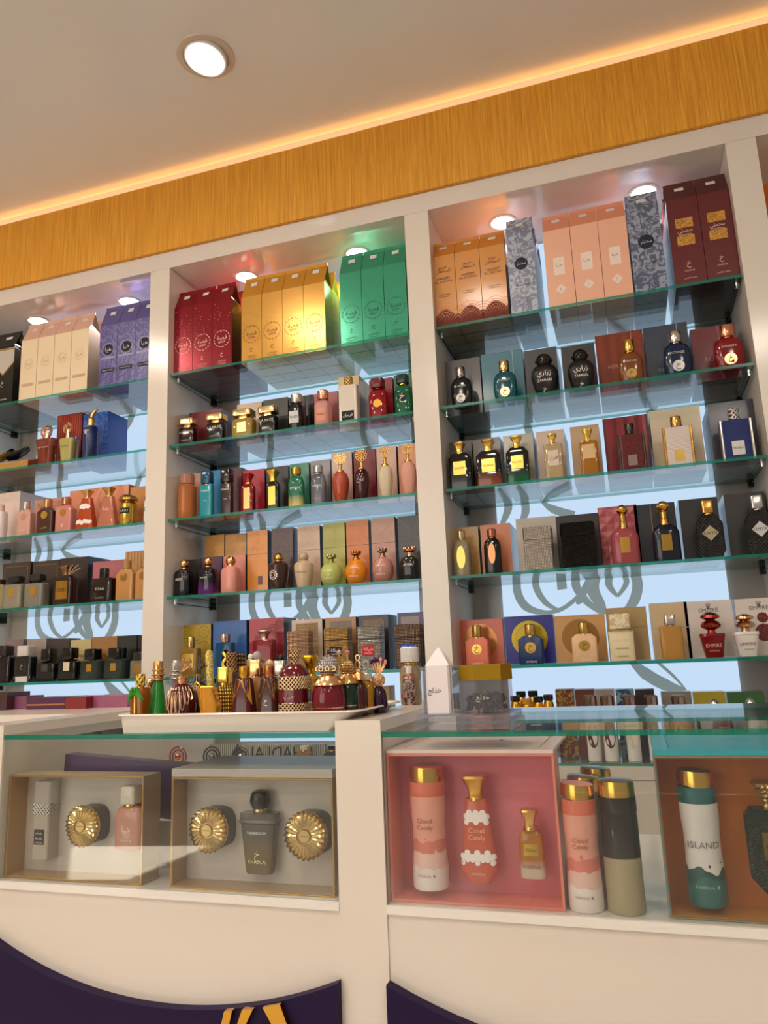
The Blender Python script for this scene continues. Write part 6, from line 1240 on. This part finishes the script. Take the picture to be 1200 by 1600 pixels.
b = MB(); b.add([(-W / 2, 0, H1), (W / 2, 0, H1), (W / 2, W * .9, H1), (-W / 2, W * .9, H1), (-W * .12, W * .45, H2 - .004), (W * .12, W * .45, H2 - .004), (0, W * .45, H2)], [(0, 1, 5, 6, 4), (2, 3, 4, 6, 5), (1, 2, 5), (3, 0, 4)]); b.obj('gable_top', 'v#e6dcdc', o, smooth=False)
b = MB(); put_text(b, 'خدلج', -W * .14, H1 * .46, W * .56, flat(-.0007), maxh=H1 * .5); b.obj('lettering', 'v#14110f', o, smooth=False)
o = thing('acrylic_sleeve', 'clear acrylic sleeve around the white gable carton', 'sleeve', (X, Y - .006, ZA))
b = MB(); w2 = W / 2 + .006
for q in ((-w2, -w2 + .002, 0, W + .008), (w2 - .002, w2, 0, W + .008)): b = MB(); b.box(q[0], q[1], q[2], q[3], 0, H1 * .98); b.obj('side_wall', ACRYL, o, smooth=False)
Y = -.985; X = fx(760, Y, ZA + .03); Rr = abs(fx(800, Y, ZA + .03) - fx(720, Y, ZA + .03)) / 2; H1 = fz(1062, X, Y) - ZA; H2 = fz(1038, X, Y) - ZA
o = thing('hexagonal_jar', 'hexagonal clear jar with gold lid holding dark wood chips on the acrylic stand', 'jar', (X, Y, ZA), rz=.25)
hx6 = [(Rr * math.cos(PI / 3 * i), Rr * math.sin(PI / 3 * i)) for i in range(6)]
MB().prism(hx6, .001, H1).obj('jar_wall', ACRYL, o, smooth=False)
MB().prism([(x * 1.03, y * 1.03) for x, y in hx6], H1 + .0002, H2).obj('lid', 'f#b08a14', o, smooth=False)
b = MB()
for i in range(260):
    a, q = random.random() * 2 * PI, math.sqrt(random.random()) * Rr * .74; zz = .004 + random.random() * (H1 * .56) * (1 - .35 * q / Rr)
    sx_ = .003 + random.random() * .002; vs = [(q * math.cos(a) + random.uniform(-1, 1) * sx_, q * math.sin(a) + random.uniform(-1, 1) * sx_, zz + random.uniform(-1, 1) * sx_) for _ in range(6)]
    b.add(vs, [(0, 1, 2), (0, 2, 3), (0, 3, 4), (1, 2, 5), (2, 3, 5), (3, 4, 1), (0, 4, 5)])
q = b.obj('wood_chips', 'v#2a1a12', o, smooth=False); q['kind'] = 'stuff'
b = MB(); put_text(b, 'خدلج', 0, H1 * .45, Rr * .5, flat(-Rr * .89)); lo_ = b.obj('lettering', 'm#d8c8a0', o, smooth=False); lo_.rotation_euler[2] = -.25 + .0

for o in sc.objects:
    if o.parent is None and 'label' in o and len(o['label'].replace(',', ' ').split()) > 16: print('LONG', len(o['label'].split()), o['label'])
